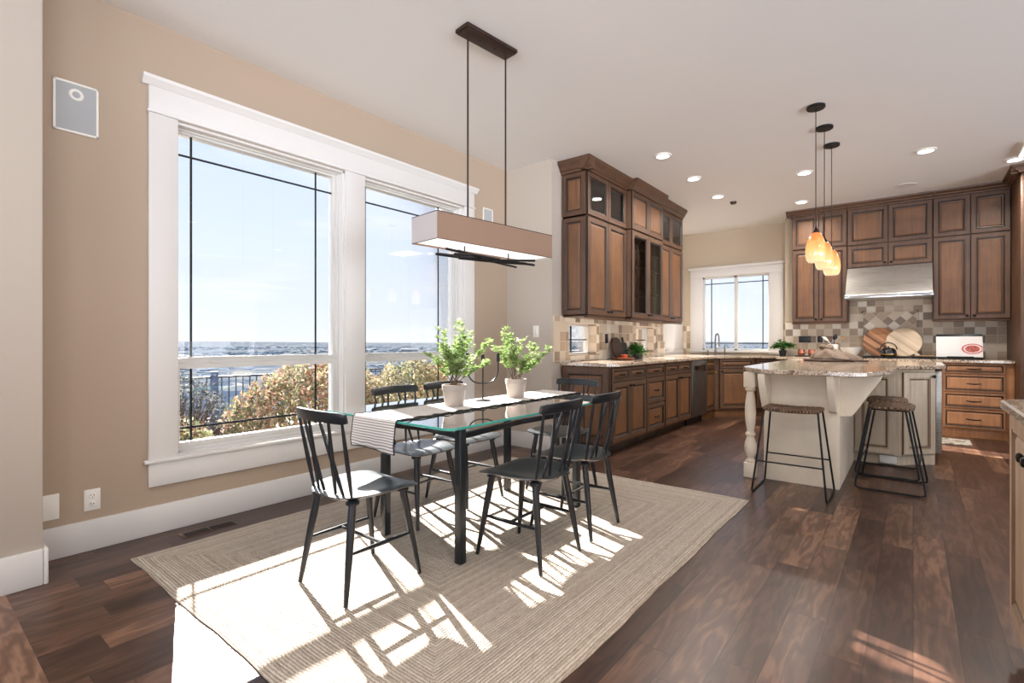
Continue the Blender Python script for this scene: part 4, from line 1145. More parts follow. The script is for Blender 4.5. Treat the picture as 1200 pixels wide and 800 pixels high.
rb(mb, (-hw+e, -hl, zb), (hw-e, -hl+e, zt_), 'shade_end_lit_tone'); rb(mb, (-hw+e, hl-e, zb), (hw-e, hl, zt_), 'shade_end_lit_tone')
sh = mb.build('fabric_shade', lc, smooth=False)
mb = MB()
for (a, b) in (((hw-.001, -hl, zt_-.004), (hw+.001, hl, zt_)), ((-hw-.001, -hl, zt_-.004), (-hw+.001, hl, zt_)), ((hw-.001, -hl, zb), (hw+.001, hl, zb+.003)), ((-hw, -hl-.001, zt_-.004), (hw, -hl+.001, zt_)), ((-hw, -hl-.001, zb), (hw, -hl+.001, zb+.003))): rb(mb, a, b, 'bronze')
rb(mb, (-.006, -.30, zt_-.03), (.006, .30, zt_-.018), 'bronze'); rb(mb, (-hw+.003, -.16, zt_-.03), (hw-.003, -.15, zt_-.018), 'bronze'); rb(mb, (-hw+.003, .15, zt_-.03), (hw-.003, .16, zt_-.018), 'bronze')
mb.build('frame', lc)
mb = MB(); rb(mb, (-hw+.004, -hl+.004, zb+.010), (hw-.004, hl-.004, zb+.014), 'lamp_diffuser'); mb.build('diffuser', lc)
tw = [((-.11, -.30), (.08, .26), .010), ((-.02, -.37), (-.08, .20), -.012), ((.07, -.28), (-.08, .33), .006), ((.00, -.22), (.11, .31), -.016), ((-.08, -.16), (.03, .37), -.004), ((.10, -.33), (-.02, .12), -.022), ((-.11, -.05), (.07, .35), .012), ((.03, -.34), (.09, .02), .016)]
for (a, b, dz) in tw:
    mb = MB(); z = zb-.044+dz; p = Vector((a[0], a[1], z)); q = Vector((b[0], b[1], zb-.044-dz*.8+rnd.uniform(-.004, .004)))
    md = p.lerp(q, .5)+Vector((rnd.uniform(-.012, .012), 0, rnd.uniform(-.008, .008)))
    mb.tube([RA @ p, RA @ md, RA @ q], [.0078, .0068, .0074], 'black_iron', 7); mb.build('twig_bar', lc)
for yy in (-.18, .18):
    mb = MB(); p = RA @ Vector((0, yy, 0)); mb.tube([(p.x, p.y, zb+.012), (p.x, p.y, zb-.046)], .004, 'black_iron', 8); mb.build('bar_hanger', lc)

# ------------------------------------------------------------------ island pendants
for i, yy in enumerate((4.60, 5.09, 5.585)):
    lab = ['amber glass pendant lamp nearest the dining area over the island', 'middle amber glass pendant lamp of three over the island', 'amber glass pendant lamp farthest back over the island'][i]
    t = thing('pendant_lamp', lab, 'pendant lamp', (-.60, yy, 1.745), 'amber glass pendants over the island')
    mb = MB(); mb.lathe([(.062, CEIL-.022), (.066, CEIL-.018), (.066, CEIL-.001)], 'black_iron', (-.6, yy, 0), 28); mb.build('ceiling_canopy', t)
    mb = MB(); mb.tube([(-.6, yy, CEIL-.02), (-.6, yy, 2.00)], .0032, 'black_iron', 8); mb.build('cord', t)
    mb = MB(); mb.lathe([(.005, 2.03), (.010, 2.015), (.022, 1.995), (.028, 1.975), (.027, 1.968), (0, 1.968)], 'bronze', (-.6, yy, 0), 20); mb.build('socket_cap', t)
    mb = MB(); z = 1.745
    prof = [(.052, 0), (.064, .020), (.0715, .055), (.073, .09), (.068, .135), (.056, .18), (.040, .215), (.024, .236), (.020, .236), (.036, .213), (.052, .178), (.064, .133), (.069, .09), (.0675, .055), (.060, .022), (.049, .002)]
    mb.lathe([(r, z+h) for r, h in prof], 'amber_glass', (-.6, yy, 0), 32); mb.build('glass_shade', t)
    mb = MB(); mb.lathe([(0, z+.03), (.02, z+.035), (.028, z+.06), (.022, z+.09), (.012, z+.12), (0, z+.13)], 'lamp_lens', (-.6, yy, 0), 16); mb.build('bulb', t)

# ------------------------------------------------------------------ recessed lights, ceiling speaker, detector
def spot(x, y, power=14, size=.12):
    L = bpy.data.lights.new('downlight_lamp', 'AREA'); L.shape = 'DISK'; L.size = size; L.energy = power; L.color = (1, .95, .88); L.spread = R(150)
    o = bpy.data.objects.new('downlight_lamp', L); o.location = (x, y, CEIL-.022); COL.objects.link(o); return o
DL = [(-1.955, 4.87, 'recessed downlight nearest the chandelier above the window counter'), (-1.955, 5.77, 'second recessed downlight along the window counter'), (-1.955, 6.68, 'third recessed downlight along the window counter'),
      (-.935, 6.33, 'recessed downlight just left of the pendant cords'), (-1.16, 7.63, 'recessed downlight in front of the left range wall cabinets'), (.097, 6.33, 'recessed downlight between the pendants and the right picture edge'), (.815, 7.2, 'recessed downlight at the right edge of the ceiling')]
ADDED_DL = [(-2.3, -.9), (-.4, -.9), (1.6, -.9), (-.4, 1.0), (1.6, 1.0), (1.6, 3.0), (2.9, 5.0), (-2.3, -3), (.4, -3), (2.9, -3), (3.2, 1.5)]  # lamps added out of view to brighten the room
PW = 16
for (x, y, lab) in DL+[(a, b, None) for a, b in ADDED_DL]:
    if lab is None: lab = 'added recessed downlight out of view that brightens the room'
    t = thing('recessed_downlight', lab, 'downlight', (x, y, CEIL), 'recessed ceiling downlights')
    mb = MB(); mb.lathe([(.062, CEIL-.010), (.078, CEIL-.009), (.085, CEIL-.004), (.086, CEIL-.0005)], 'plastic_white', (x, y, 0), 28); 
    mb.f = [f for f in mb.f if len(f) == 4]; mb.m = mb.m[:len(mb.f)]; mb.build('trim_ring', t)
    mb = MB(); mb.lathe([(0, CEIL-.009), (.064, CEIL-.0095), (.064, CEIL-.001)], 'lamp_lens', (x, y, 0), 24); mb.build('lens', t)
    spot(x, y, PW)
t = thing('flush_ceiling_light', 'bright flush ceiling light cut by the right picture edge', 'ceiling light', (1.1, 6.80, CEIL))
mb = MB(); mb.box((.80, 6.58, CEIL-.035), (1.42, 7.00, CEIL-.0005), 'plastic_white', .004); mb.build('housing', t)
mb = MB(); mb.box((.815, 6.595, CEIL-.040), (1.405, 6.985, CEIL-.034), 'lamp_lens'); mb.build('diffuser', t)
t = thing('ceiling_speaker', 'round flush ceiling speaker in front of the range wall cabinets', 'speaker', (-.072, 7.6, CEIL))
mb = MB(); mb.lathe([(0, CEIL-.006), (.085, CEIL-.006), (.10, CEIL-.008), (.108, CEIL-.005), (.11, CEIL-.0005)], 'trim_white', (-.072, 7.6, 0), 32); mb.build('grille', t)
mb = MB(); mb.lathe([(0, CEIL-.028), (.03, CEIL-.028), (.038, CEIL-.02), (.042, CEIL-.0005)], 'bronze', (-1.87, 7.07, 0), 24); o = mb.build('smoke_detector'); tag(o, 'small dark round detector on the ceiling beyond the third downlight', 'detector')

# ------------------------------------------------------------------ wall fittings
def wall_speaker(y0, y1, z0, z1, label, ring=True):
    t = thing('wall_speaker', label, 'speaker', (XL, (y0+y1)/2, z0), None)
    mb = MB(); e = .011
    for (a, b) in (((y0, z0), (y1, z0+e)), ((y0, z1-e), (y1, z1)), ((y0, z0), (y0+e, z1)), ((y1-e, z0), (y1, z1))): mb.box((XL, a[0], a[1]), (XL+.012, b[0], b[1]), 'plastic_white', .002)
    mb.build('frame', t)
    mb = MB(); mb.box((XL, y0+e, z0+e), (XL+.007, y1-e, z1-e), 'speaker_grille'); mb.build('grille', t)
    if not ring: return
    mb = MB(); X = frameM((XL+.007, (y0+y1)/2, z1-.062), (0, 1, 0), (0, 0, 1), (1, 0, 0)); mb.lathe([(.016, 0), (.018, .003), (.028, .004), (.031, 0)], 'plastic_white', seg=28, X=X); mb.lathe([(0, .004), (.010, .003), (.017, .0005)], 'speaker_grille', seg=20, X=X); mb.build('tweeter_ring', t)
wall_speaker(.552, .738, 2.215, 2.482, 'grey in-wall speaker with white frame high on the wall left of the window')
wall_speaker(3.86, 4.01, 2.24, 2.50, 'pale in-wall speaker behind the chandelier, right of the large window', ring=False)
mb = MB(); mb.box((XL, .484, .205), (XL+.006, .578, .335), 'plastic_white', .002); o = mb.build('blank_wall_plate'); tag(o, 'blank square white cover plate low on the wall by the corner', 'wall plate')
t = thing('power_outlet', 'white double outlet low on the wall below the in-wall speaker', 'outlet', (XL, .712, .27))
mb = MB(); mb.box((XL, .677, .212), (XL+.006, .747, .326), 'plastic_white', .002); mb.build('cover_plate', t)
for zz in (.292, .246):
    mb = MB(); X = frameM((XL+.006, .712, zz), (0, 1, 0), (0, 0, 1), (1, 0, 0)); mb.lathe([(0, .002), (.014, .002), (.0165, 0)], 'ceramic_white', seg=20, X=X)
    for u in (-.006, .006): mb.box((u-.0014, -.002, .002), (u+.0014, .008, .0026), 'dark_void', X=X)
    mb.lathe([(0, .0026), (.0022, .0026), (.0022, .001)], 'dark_void', seg=8, X=X @ Matrix.Translation((0, -.008, 0))); mb.build('socket', t)
mb = MB(); mb.box((-3.10, YB-.006, 1.165), (-3.03, YB, 1.285), 'plastic_white', .002); t = mb.build('light_switch'); tag(t, 'white light switch plate on the pier beside the cabinets', 'light switch')
mb = MB(); mb.box((-3.075, YB-.010, 1.195), (-3.055, YB-.005, 1.255), 'ceramic_white', .002); mb.build('rocker', t)
mb = MB(); mb.box((XK+.01, 5.36, 1.10), (XK+.016, 5.43, 1.21), 'black_plastic', .002); o = mb.build('power_outlet'); tag(o, 'black outlet in the tile beside the first counter window', 'outlet')
mb = MB(); mb.box((-1.322, YR-.017, 1.105), (-1.168, YR-.01, 1.20), 'black_plastic', .002); o = mb.build('power_outlet'); tag(o, 'wide black double outlet in the tile above the copper mugs', 'outlet')
mb = MB(); mb.box((-1.083, YR-.017, 1.105), (-1.018, YR-.01, 1.20), 'black_plastic', .002); o = mb.build('power_outlet'); tag(o, 'narrow black outlet in the tile left of the utensil crock', 'outlet')
# floor register
t = thing('floor_register', 'dark slotted floor vent between the baseboard and the rug', 'vent', (-3.29, 1.22, 0))
mb = MB(); mb.box((-3.335, 1.075, 0), (-3.235, 1.365, .003), 'walnut_floor', .001)
for i in range(22):
    y = 1.095+i*.0118+(.008 if i > 10 else 0); mb.box((-3.322, y, .0028), (-3.248, y+.0078, .0042), 'dark_void')
mb.build('grille', t)

# ------------------------------------------------------------------ things on the worktops
CT = .907
def leafy(name, label, c, n, spread, h, L, W, m, group=None, pot=None, droop=0, seed=2):
    rr = random.Random(seed); t = thing(name, label, 'plant', c)
    if pot:
        mb = MB(); r, ph, pm = pot; mb.lathe([(r*.7, c[2]), (r, c[2]+ph), (r*.9, c[2]+ph), (r*.85, c[2]+ph*.8), (0, c[2]+ph*.8)], pm, (c[0], c[1], 0), 20); mb.build('pot', t)
    st = MB(); lf = MB(); z0 = c[2]+(pot[1]*.8 if pot else 0)
    for i in range(n):
        a = rr.uniform(0, 2*PI); rdx = spread*math.sqrt(rr.random()); hh = h*rr.uniform(.45, 1)*(1.1-.6*rdx/spread)
        b = Vector((c[0], c[1], z0)); e = Vector((c[0]+math.cos(a)*rdx, c[1]+math.sin(a)*rdx, max(CT+.006, z0+hh-droop*rdx)))
        md = b.lerp(e, .5)+Z3*(.35*hh+.02); st.tube([b, md, e], [.0022, .0018, .001], m, 4)
        for _ in range(5):
            p = md.lerp(e, rr.uniform(.2, 1.05)); a2 = rr.uniform(0, 2*PI)
            leaf_quad(lf, p, Vector((math.cos(a2), math.sin(a2), rr.uniform(-.5 if p.z > CT+.05 else 0, .5))), Z3, L*rr.uniform(.7, 1.2), W, m)
    st.build('stems', t); lf.build('leaves', t, smooth=False); return t
def leaning(y, x, z, tilt, axis='x'):
    return None
# left counter: round marble board, dark boards, copper mug on wooden tray, trailing plant
def disc(name, label, cat, cpos, r, th, m, tilt, facing, rim=None, hole=False, handle=None):
    """round board leaning back: local disc axis = n; bottom touches the worktop"""
    n = Vector(facing).normalized(); u = Vector((-n.y, n.x, 0)); v = Z3
    nn = (n*math.cos(R(tilt))+Z3*math.sin(R(tilt))); vv = (Z3*math.cos(R(tilt))-n*math.sin(R(tilt)))
    c = Vector(cpos)+vv*r
    X = frameM(c, u, vv, nn); o3 = tuple(cpos)
    mb = MB(); mb.lathe([(r-.003, -th/2), (r, -th/2+.003), (r, th/2-.003), (r-.003, th/2)], m, seg=40, X=X)
    if handle:
        a = R(handle[0]); d = Vector((math.cos(a), math.sin(a), 0)); 
        mb.box((-.018, r-.01, -th/2), (.018, r+handle[1], th/2), m, .003, X=X @ Matrix.Rotation(a-PI/2, 4, 'Z'))
    o = mb.build(name, org=o3); tag(o, label, cat)
    if rim:
        mb = MB(); mb.lathe([(r-.002, -th/2-.002), (r+.008, -th/2-.002), (r+.008, th/2+.004), (r-.002, th/2+.004)], rim, seg=40, X=X); mb.build('rim', o)
    return o
disc('serving_tray', 'round pale board with dark rim leaning on the tiles behind the green plant', 'tray', (-2.775, 5.56, CT+.008), .125, .012, 'marble_board', 12, (1, 0, 0), rim='dark_wood')
mb = MB(); X = frameM((-2.80, 5.80, CT+.002), (0, 1, 0), (-.20, 0, .98), (.98, 0, .20)); mb.prism(rrect(-.075, 0, .075, .20, .02), -.008, .008, 'slate', .002, X=X); mb.prism(rrect(-.012, .195, .012, .27, .006), -.007, .007, 'slate', X=X)
o = mb.build('cutting_board'); tag(o, 'dark paddle cutting board with handle leaning behind the trailing green plant', 'cutting board')
mb = MB(); X = frameM((-2.76, 6.10, CT), (0, 1, 0), (-.16, 0, .987), (.987, 0, .16)); mb.prism(rrect(-.10, 0, .10, .165, .03), -.009, .009, 'slate', .002, X=X)
o = mb.build('cutting_board'); tag(o, 'small charcoal cutting board with rounded corners, left of the second counter window', 'cutting board')
mb = MB(); mb.lathe([(0, CT), (.10, CT), (.125, CT+.018), (.128, CT+.026), (.118, CT+.024), (.10, CT+.010), (0, CT+.010)], 'copper', (-2.66, 5.45, 0), 36); o = mb.build('copper_tray'); tag(o, 'round copper tray on the window counter', 'tray')
for (x, y, lab) in ((-2.64, 5.42, 'small copper bowl on the round copper tray, nearer the window pier'), (-2.69, 5.50, 'small copper bowl on the round copper tray, nearer the green plant')):
    mb = MB(); z = CT+.0105; mb.lathe([(.022, z), (.042, z+.022), (.048, z+.05), (.045, z+.05), (.038, z+.022), (0, z+.006)], 'copper', (x, y, 0), 24); o = mb.build('copper_bowl'); tag(o, lab, 'bowl', 'copper bowls on the copper tray')
leafy('trailing_plant', 'dense dark green trailing plant on the window counter', (-2.62, 5.70, CT), 90, .14, .17, .05, .022, 'leaf_deep', pot=(.05, .09, 'slate'), droop=.5, seed=4)
# sink
mb = MB(); fx, fy = -2.50, 8.42
t = thing('kitchen_faucet', 'tall dark gooseneck spring faucet at the corner sink', 'faucet', (fx, fy, CT))
pts = [(fx, fy, CT), (fx, fy, CT+.25)]
d = Vector((.70, -.71, 0))
for i in range(13):
    a = PI*i/12; pts.append(tuple(Vector((fx, fy, CT+.27))+d*(.055-.055*math.cos(a))+Z3*(.065*math.sin(a))))
pts.append(tuple(Vector((fx, fy, CT+.14))+d*.11))
mb.tube(pts, [.014, .013]+[.0115]*13+[.0125], 'steel_dark', 12); mb.lathe([(.028, CT), (.028, CT+.012), (.016, CT+.02), (.016, CT+.07), (.013, CT+.08)], 'steel_dark', (fx, fy, 0), 20); mb.build('spout', t)
mb = MB(); e = Vector((fx, fy, CT+.10)); mb.tube([e, e+Vector((.03, .02, .0)), e+Vector((.07, .05, .045))], [.007, .006, .005], 'steel_dark', 8); mb.build('lever', t)
for (x, y, h, lab) in ((-2.38, 8.50, .13, 'tall dark soap dispenser right of the kitchen faucet'), (-2.60, 8.36, .07, 'short dark air switch left of the kitchen faucet')):
    mb = MB(); mb.lathe([(.022, CT), (.022, CT+.008), (.012, CT+.014), (.012, CT+h), (.009, CT+h+.006)], 'steel_dark', (x, y, 0), 16)
    if h > .1: mb.tube([(x, y, CT+h), (x, y, CT+h+.03), (x+.05, y-.05, CT+h+.02)], .006, 'steel_dark', 8)
    o = mb.build('soap_dispenser'); tag(o, lab, 'dispenser')
leafy('potted_plant', 'small bright green plant in a dark pot in front of the sink window corner', (-1.49, 8.22, CT), 60, .17, .19, .06, .04, 'leaf_deep', pot=(.055, .085, 'slate'), seed=9)
# copper mugs on wood tray
mb = MB(); mb.box((-1.33, 8.20, CT), (-1.03, 8.36, CT+.014), 'dark_wood', .004); o = mb.build('wooden_tray'); tag(o, 'small dark wooden tray under the copper mugs by the range wall', 'tray')
for (x, lab) in ((-1.26, 'copper mug on the left half of the dark tray'), (-1.13, 'copper mug on the right half of the dark tray')):
    t = thing('copper_mug', lab, 'mug', (x, 8.28, CT+.0145), 'copper mugs on the dark tray'); z = CT+.0145
    mb = MB(); r = .046; mb.lathe([(r*.8, z), (r*1.02, z+.018), (r*1.05, z+.05), (r*.92, z+.085), (r*.87, z+.085), (r*.98, z+.05), (0, z+.01)], 'copper', (x, 8.28, 0), 24); mb.build('body', t)
    mb = MB(); mb.tube([(x+.044, 8.27, z+.07), (x+.07, 8.26, z+.065), (x+.072, 8.26, z+.035), (x+.045, 8.27, z+.025)], .0045, 'copper', 8); mb.build('handle', t)
# crock + utensils
t = thing('utensil_crock', 'square white crock holding kitchen utensils on the range wall counter', 'crock', (-.865, 8.25, CT))
mb = MB(); mb.prism(rrect(-.925, 8.19, -.805, 8.31, .02), CT, CT+.175, 'ceramic_white', .004); mb.prism(rrect(-.915, 8.20, -.815, 8.30, .015), CT+.174, CT+.1765, 'dark_void'); mb.build('body', t)
def utensil(label, base, tip, m, head):
    mb = MB(); b = Vector(base); q = Vector(tip); mb.tube([b, q], [.006, .005], m, 8)
    d = (q-b).normalized(); X = frameM(q, (1, 0, 0), d, Vector((1, 0, 0)).cross(d))
    if head == 'spoon': mb.lathe([(0, -.008), (.022, -.006), (.030, 0), (.022, .006), (0, .008)], m, seg=18, X=X @ Matrix.Translation((0, .03, 0)) @ Matrix.Diagonal((1, 1.35, 1, 1)))
    else: mb.prism([(-.018, 0), (.018, 0), (.026, .075), (-.026, .075)], -.003, .003, m, .001, X=X)
    o = mb.build('kitchen_utensil'); tag(o, label, 'utensil', 'utensils standing in the white crock')
utensil('black spoon standing in the white crock', (-.86, 8.25, CT+.178), (-.85, 8.25, CT+.245), 'black_plastic', 'spoon')
utensil('pale wooden spatula leaning right in the white crock', (-.835, 8.25, CT+.178), (-.785, 8.25, CT+.23), 'utensil_wood', 'spatula')
utensil('white spatula leaning left in the white crock', (-.895, 8.25, CT+.178), (-.935, 8.25, CT+.225), 'ceramic_white', 'spatula')
mb = MB(); z = CT; mb.lathe([(.055, z), (.06, z+.01), (.115, z+.09), (.135, z+.135), (.13, z+.135), (.108, z+.09), (0, z+.015)], 'ceramic_white', (-.66, 8.22, 0), 36); o = mb.build('mixing_bowl'); tag(o, 'white bowl between the utensil crock and the round wooden boards', 'bowl')
disc('round_board', 'dark striped round wooden board leaning on the tiles, partly hidden by the pale one', 'cutting board', (-.345, 8.345, CT+.015), .195, .018, 'acacia', 11, (0, -1, 0))
disc('round_board', 'pale round wooden board with handle leaning in front of the darker one', 'cutting board', (-.095, 8.27, CT+.0195), .19, .018, 'maple', 16, (0, -1, 0), handle=(-50, .09))
# kettle
kx, ky, z = -.245, 8.04, .934
t = thing('kettle', 'glossy black kettle with arched handle on the cooktop', 'kettle', (kx, ky, z))
mb = MB(); mb.lathe([(.070, z), (.083, z+.006), (.088, z+.03), (.080, z+.075), (.058, z+.10), (.04, z+.106), (0, z+.108)], 'black_gloss', (kx, ky, 0), 32)
mb.tube([(kx-.07, ky-.01, z+.05), (kx-.105, ky-.015, z+.085), (kx-.115, ky-.017, z+.10)], [.016, .011, .009], 'black_gloss', 12); mb.build('body', t)
mb = MB(); mb.lathe([(.086, z+.010), (.0885, z+.014), (.0885, z+.026), (.087, z+.030)], 'brass', (kx, ky, 0), 32); mb.build('band', t)
mb = MB(); pts = [(kx+.085*math.cos(a), ky, z+.085+.085*math.sin(a)) for a in [PI*i/14 for i in range(15)]]; mb.tube(pts, .007, 'black_plastic', 10); mb.build('handle', t)
mb = MB(); mb.lathe([(.006, z+.106), (.012, z+.118), (0, z+.126)], 'black_gloss', (kx, ky, 0), 14); mb.build('lid_knob', t)
mb = MB(); mb.tube([(.02, 8.02, .9405), (.19, 7.97, .9425)], [.005, .008], 'utensil_wood', 8); mb.tube([(.02, 8.02, .9405), (.20, 7.995, .9425)], [.005, .008], 'utensil_wood', 8); o = mb.build('wooden_tongs'); tag(o, 'pale wooden tongs lying on the cooktop right of the round boards', 'tongs')
# cookbook on stand
t = thing('cookbook_stand', 'black metal stand holding the open cookbook', 'stand', (.45, 8.12, CT))
Xb = frameM((.225, 8.10, CT+.022), (1, 0, 0), (0, .34, .94), (0, -.94, .34))
mb = MB(); mb.box((0, -.004, -.012), (.42, .30, -.006), 'black_iron', .002, X=Xb); mb.build('back_plate', t)
mb = MB(); mb.box((-.0+.225, 8.03, CT), (.645, 8.11, CT+.012), 'black_iron', .003); mb.box((.32, 8.03, CT+.012), (.56, 8.038, CT+.035), 'black_iron', .002); mb.build('ledge', t)
t = thing('cookbook', 'open cookbook with a food photograph, standing on the counter right of the cooktop', 'book', (.435, 8.1, CT+.022))
mb = MB(); mb.box((-.002, 0, -.005), (.21, .265, .012), 'paper', .003, X=Xb); mb.build('left_page', t)
mb = MB(); mb.box((.21, 0, -.005), (.422, .265, .012), 'paper', .003, X=Xb); pg = mb.build('right_page', t)
me = MB(); me.box((.215, .005, .0122), (.417, .26, .013), 'food_photo', X=Matrix.Identity(4)); ph = me.build('page_photo', pg, org=(.215, 0, 0))
ph.data.transform(Matrix.Identity(4))
# photo lies in the page plane: shader uses local x,z so rotate the mesh into x/z and place it by matrix
for v in ph.data.vertices: v.co = Vector((v.co.x, -v.co.z, v.co.y))
Rm = frameM(Xb @ Vector((.215, 0, 0)), (1, 0, 0), Vector((0, .94, -.34)), (0, .34, .94)); ph.matrix_local = Matrix.Translation(-Vector((.435, 8.1, CT+.022))) @ Rm
# island: round wood board with knotted linen
mb = MB(); mb.lathe([(0, CT), (.235, CT), (.242, CT+.008), (.242, CT+.016), (.235, CT+.022), (0, CT+.022)], 'dark_wood', (-.72, 6.45, 0), 44); mb.tube([(-.50, 6.36, CT+.0125), (-.36, 6.31, CT+.0125)], [.0115, .0115], 'dark_wood', 10)
o = mb.build('serving_board'); tag(o, 'round dark wooden serving board with short handle lying on the island', 'serving board')
rr = random.Random(8); mb = MB(); nu, nv = 40, 26; vs = []; fs = []
for lay in (0, 1):
    for j in range(nv+1):
        for i in range(nu+1):
            th = 2*PI*i/nu; v = j/nv
            ridge = 1+.17*math.sin(th*5+v*3)+.10*math.sin(th*9+1.3-v*5)+.05*math.sin(th*15+v*8)
            r = (.165*(1-v)**.9+.012)*ridge*(1+.35*math.cos(th-.2)*(1-v))
            z = CT+.024+.135*v**.75+.012*(1-v)*math.sin(th*4)**2
            if lay: r = max(.001, r-.006); z -= .003
            vs.append((-.74+r*math.cos(th)*1.15, 6.43+r*math.sin(th), max(CT+.0235, z)))
Q = (nu+1)*(nv+1)
for j in range(nv):
    for i in range(nu):
        a = j*(nu+1)+i; fs.append((a, a+1, a+nu+2, a+nu+1)); fs.append((Q+a, Q+a+nu+1, Q+a+nu+2, Q+a+1))
mb.add(vs, fs, 'linen')
mb.tube([(-.74+.05*math.cos(a), 6.43+.05*math.sin(a)+.01*math.sin(3*a), CT+.150+.012*math.sin(2*a)) for a in [2*PI*i/18 for i in range(19)]], .020, 'linen', 10)
o = mb.build('linen_towel', ang=60); tag(o, 'taupe linen towel bunched on the dark round serving board', 'towel')
# kitchen mat
mb = MB(); mb.prism([(-.5, 7.05), (.50, 7.30), (.50, 7.66), (-.5, 7.66)], 0.001, .010, 'mat_pattern', .002); o = mb.build('kitchen_mat'); tag(o, 'small patterned kitchen mat on the floor before the four-drawer cabinet', 'mat')

# ------------------------------------------------------------------ bar stools (sled base; runners along local X at y=+-.23, seat on top)
def make_stool():
    t = thing('bar_stool', 'x', 'stool', (0, 0, 0), 'woven seat bar stools at the island')
    H_ = .615; mb = MB(); nx, ny = 20, 12; vs = []; fs = []
    hx, hy = .192, .142
    for lay in (0, 1):
        for j in range(ny+1):
            for i in range(nx+1):
                u = -1+2*i/nx; v = -1+2*j/ny; m_ = max(abs(u), abs(v)); uu, vv = (u/m_, v/m_) if m_ > 1e-6 else (1, 0); s_ = (abs(uu)**6+abs(vv)**6)**(-1/6)
                x, y = u*s_*hx, v*s_*hy; z = H_+.009*(x/hx)**2+(.014 if lay else -.018); rim = max(abs(u), abs(v))
                if rim > .99: z += -.009 if lay else .009
                if lay: z += .0018*math.sin(x*190)*math.sin(y*120)
                vs.append((x, y, z))
    Q = (nx+1)*(ny+1)
    for j in range(ny):
        for i in range(nx):
            a = j*(nx+1)+i; fs.append((a, a+nx+1, a+nx+2, a+1)); fs.append((Q+a, Q+a+1, Q+a+nx+2, Q+a+nx+1))
    for i in range(nx):
        fs.append((i, i+1, Q+i+1, Q+i)); b = ny*(nx+1)+i; fs.append((b+1, b, Q+b, Q+b+1))
    for j in range(ny):
        a = j*(nx+1); fs.append((a+nx+1, a, Q+a, Q+a+nx+1)); b = a+nx; fs.append((b, b+nx+1, Q+b+nx+1, Q+b))
    mb.add(vs, fs, 'wicker'); mb.build('woven_seat', t, ang=60)
    # side loops: one closed-ended loop per side, runner along local y at x=+-.235
    for sx in (-1, 1):
        mb = MB(); tx, bx = .175*sx, .238*sx; r = .0068
        def P(k, s_): return Vector((tx+(bx-tx)*k, (.115+(.213-.115)*k)*s_, H_-.012+(.010-(H_-.012))*k))
        pts = [P(0, -1), P(.5, -1), P(.94, -1), P(.985, -1)+Vector((0, .004, -.0)), Vector((bx, -.185, .0085)), Vector((bx, 0, .0085)), Vector((bx, .185, .0085)), P(.985, 1)+Vector((0, -.004, 0)), P(.94, 1), P(.5, 1), P(0, 1)]
        mb.tube(pts, r, 'black_iron', 10); mb.build('leg_frame', t)
        mb = MB(); mb.tube([(sx*.172, -.115, H_-.010), (sx*.172, .115, H_-.010)], .006, 'black_iron', 8); mb.build('seat_rail', t)
    for sy, k in ((-1, .62), (1, .62)):
        mb = MB(); x = .175+(.238-.175)*k; y = (.115+.098*k)*sy; z = H_-.012+(.010-(H_-.012))*k
        mb.tube([(-x, y, z), (x, y, z)], .0058, 'black_iron', 8); mb.build('footrest', t)
    return t
st = make_stool()
st.location = (-.700, 4.245, 0); st['label'] = 'woven seat bar stool standing alone in front of the cream island panel'
s2 = copy_tree(st); s2.location = (-.13, 4.88, 0); s2.rotation_euler = (0, 0, R(88)); s2['label'] = 'woven seat bar stool nearest the camera of the pair beside the island doors'
s3 = copy_tree(st); s3.location = (-.175, 5.39, 0); s3.rotation_euler = (0, 0, R(91)); s3['label'] = 'woven seat bar stool half hidden behind its twin, closer to the glazed island doors'

# ------------------------------------------------------------------ outside
gm = MB(); rr = random.Random(4)
nx, ny = 40, 50; vs = []; fs = []
for j in range(ny+1):
    for i in range(nx+1):
        x = -3.7-9.5*i/nx; y = -8+26*j/ny; d = -3.7-x
        z = -.10-.05*d+.05*math.sin(x*1.7+y*.9)+.04*math.sin(y*2.3)-(.9*max(0, d-8)**1.5)
        vs.append((x, y, z))
for j in range(ny):
    for i in range(nx):
        a = j*(nx+1)+i; fs.append((a, a+1, a+nx+2, a+nx+1))
gm.add(vs, fs, 'garden_soil'); struct('garden_ground', gm, ang=80)
vm = MB(); pts = []; nr, na = 26, 60
for i in range(nr+1):
    r = 60*(230**(i/nr))
    for k in range(na+1):
        a = R(60+150*k/na); z = -4-62*min(1, (r-60)/240)+5*math.sin(a*9+r*.002)*min(1, r/2000)
        if r > 9500: z += (r-9500)*.016*(.75+.25*math.sin(a*7))
        pts.append((r*math.cos(a), r*math.sin(a), z))
fs = []
for i in range(nr):
    for k in range(na):
        a = i*(na+1)+k; fs.append((a, a+na+1, a+na+2, a+1))
vm.add(pts, fs, 'valley'); struct('valley_land', vm, ang=80)
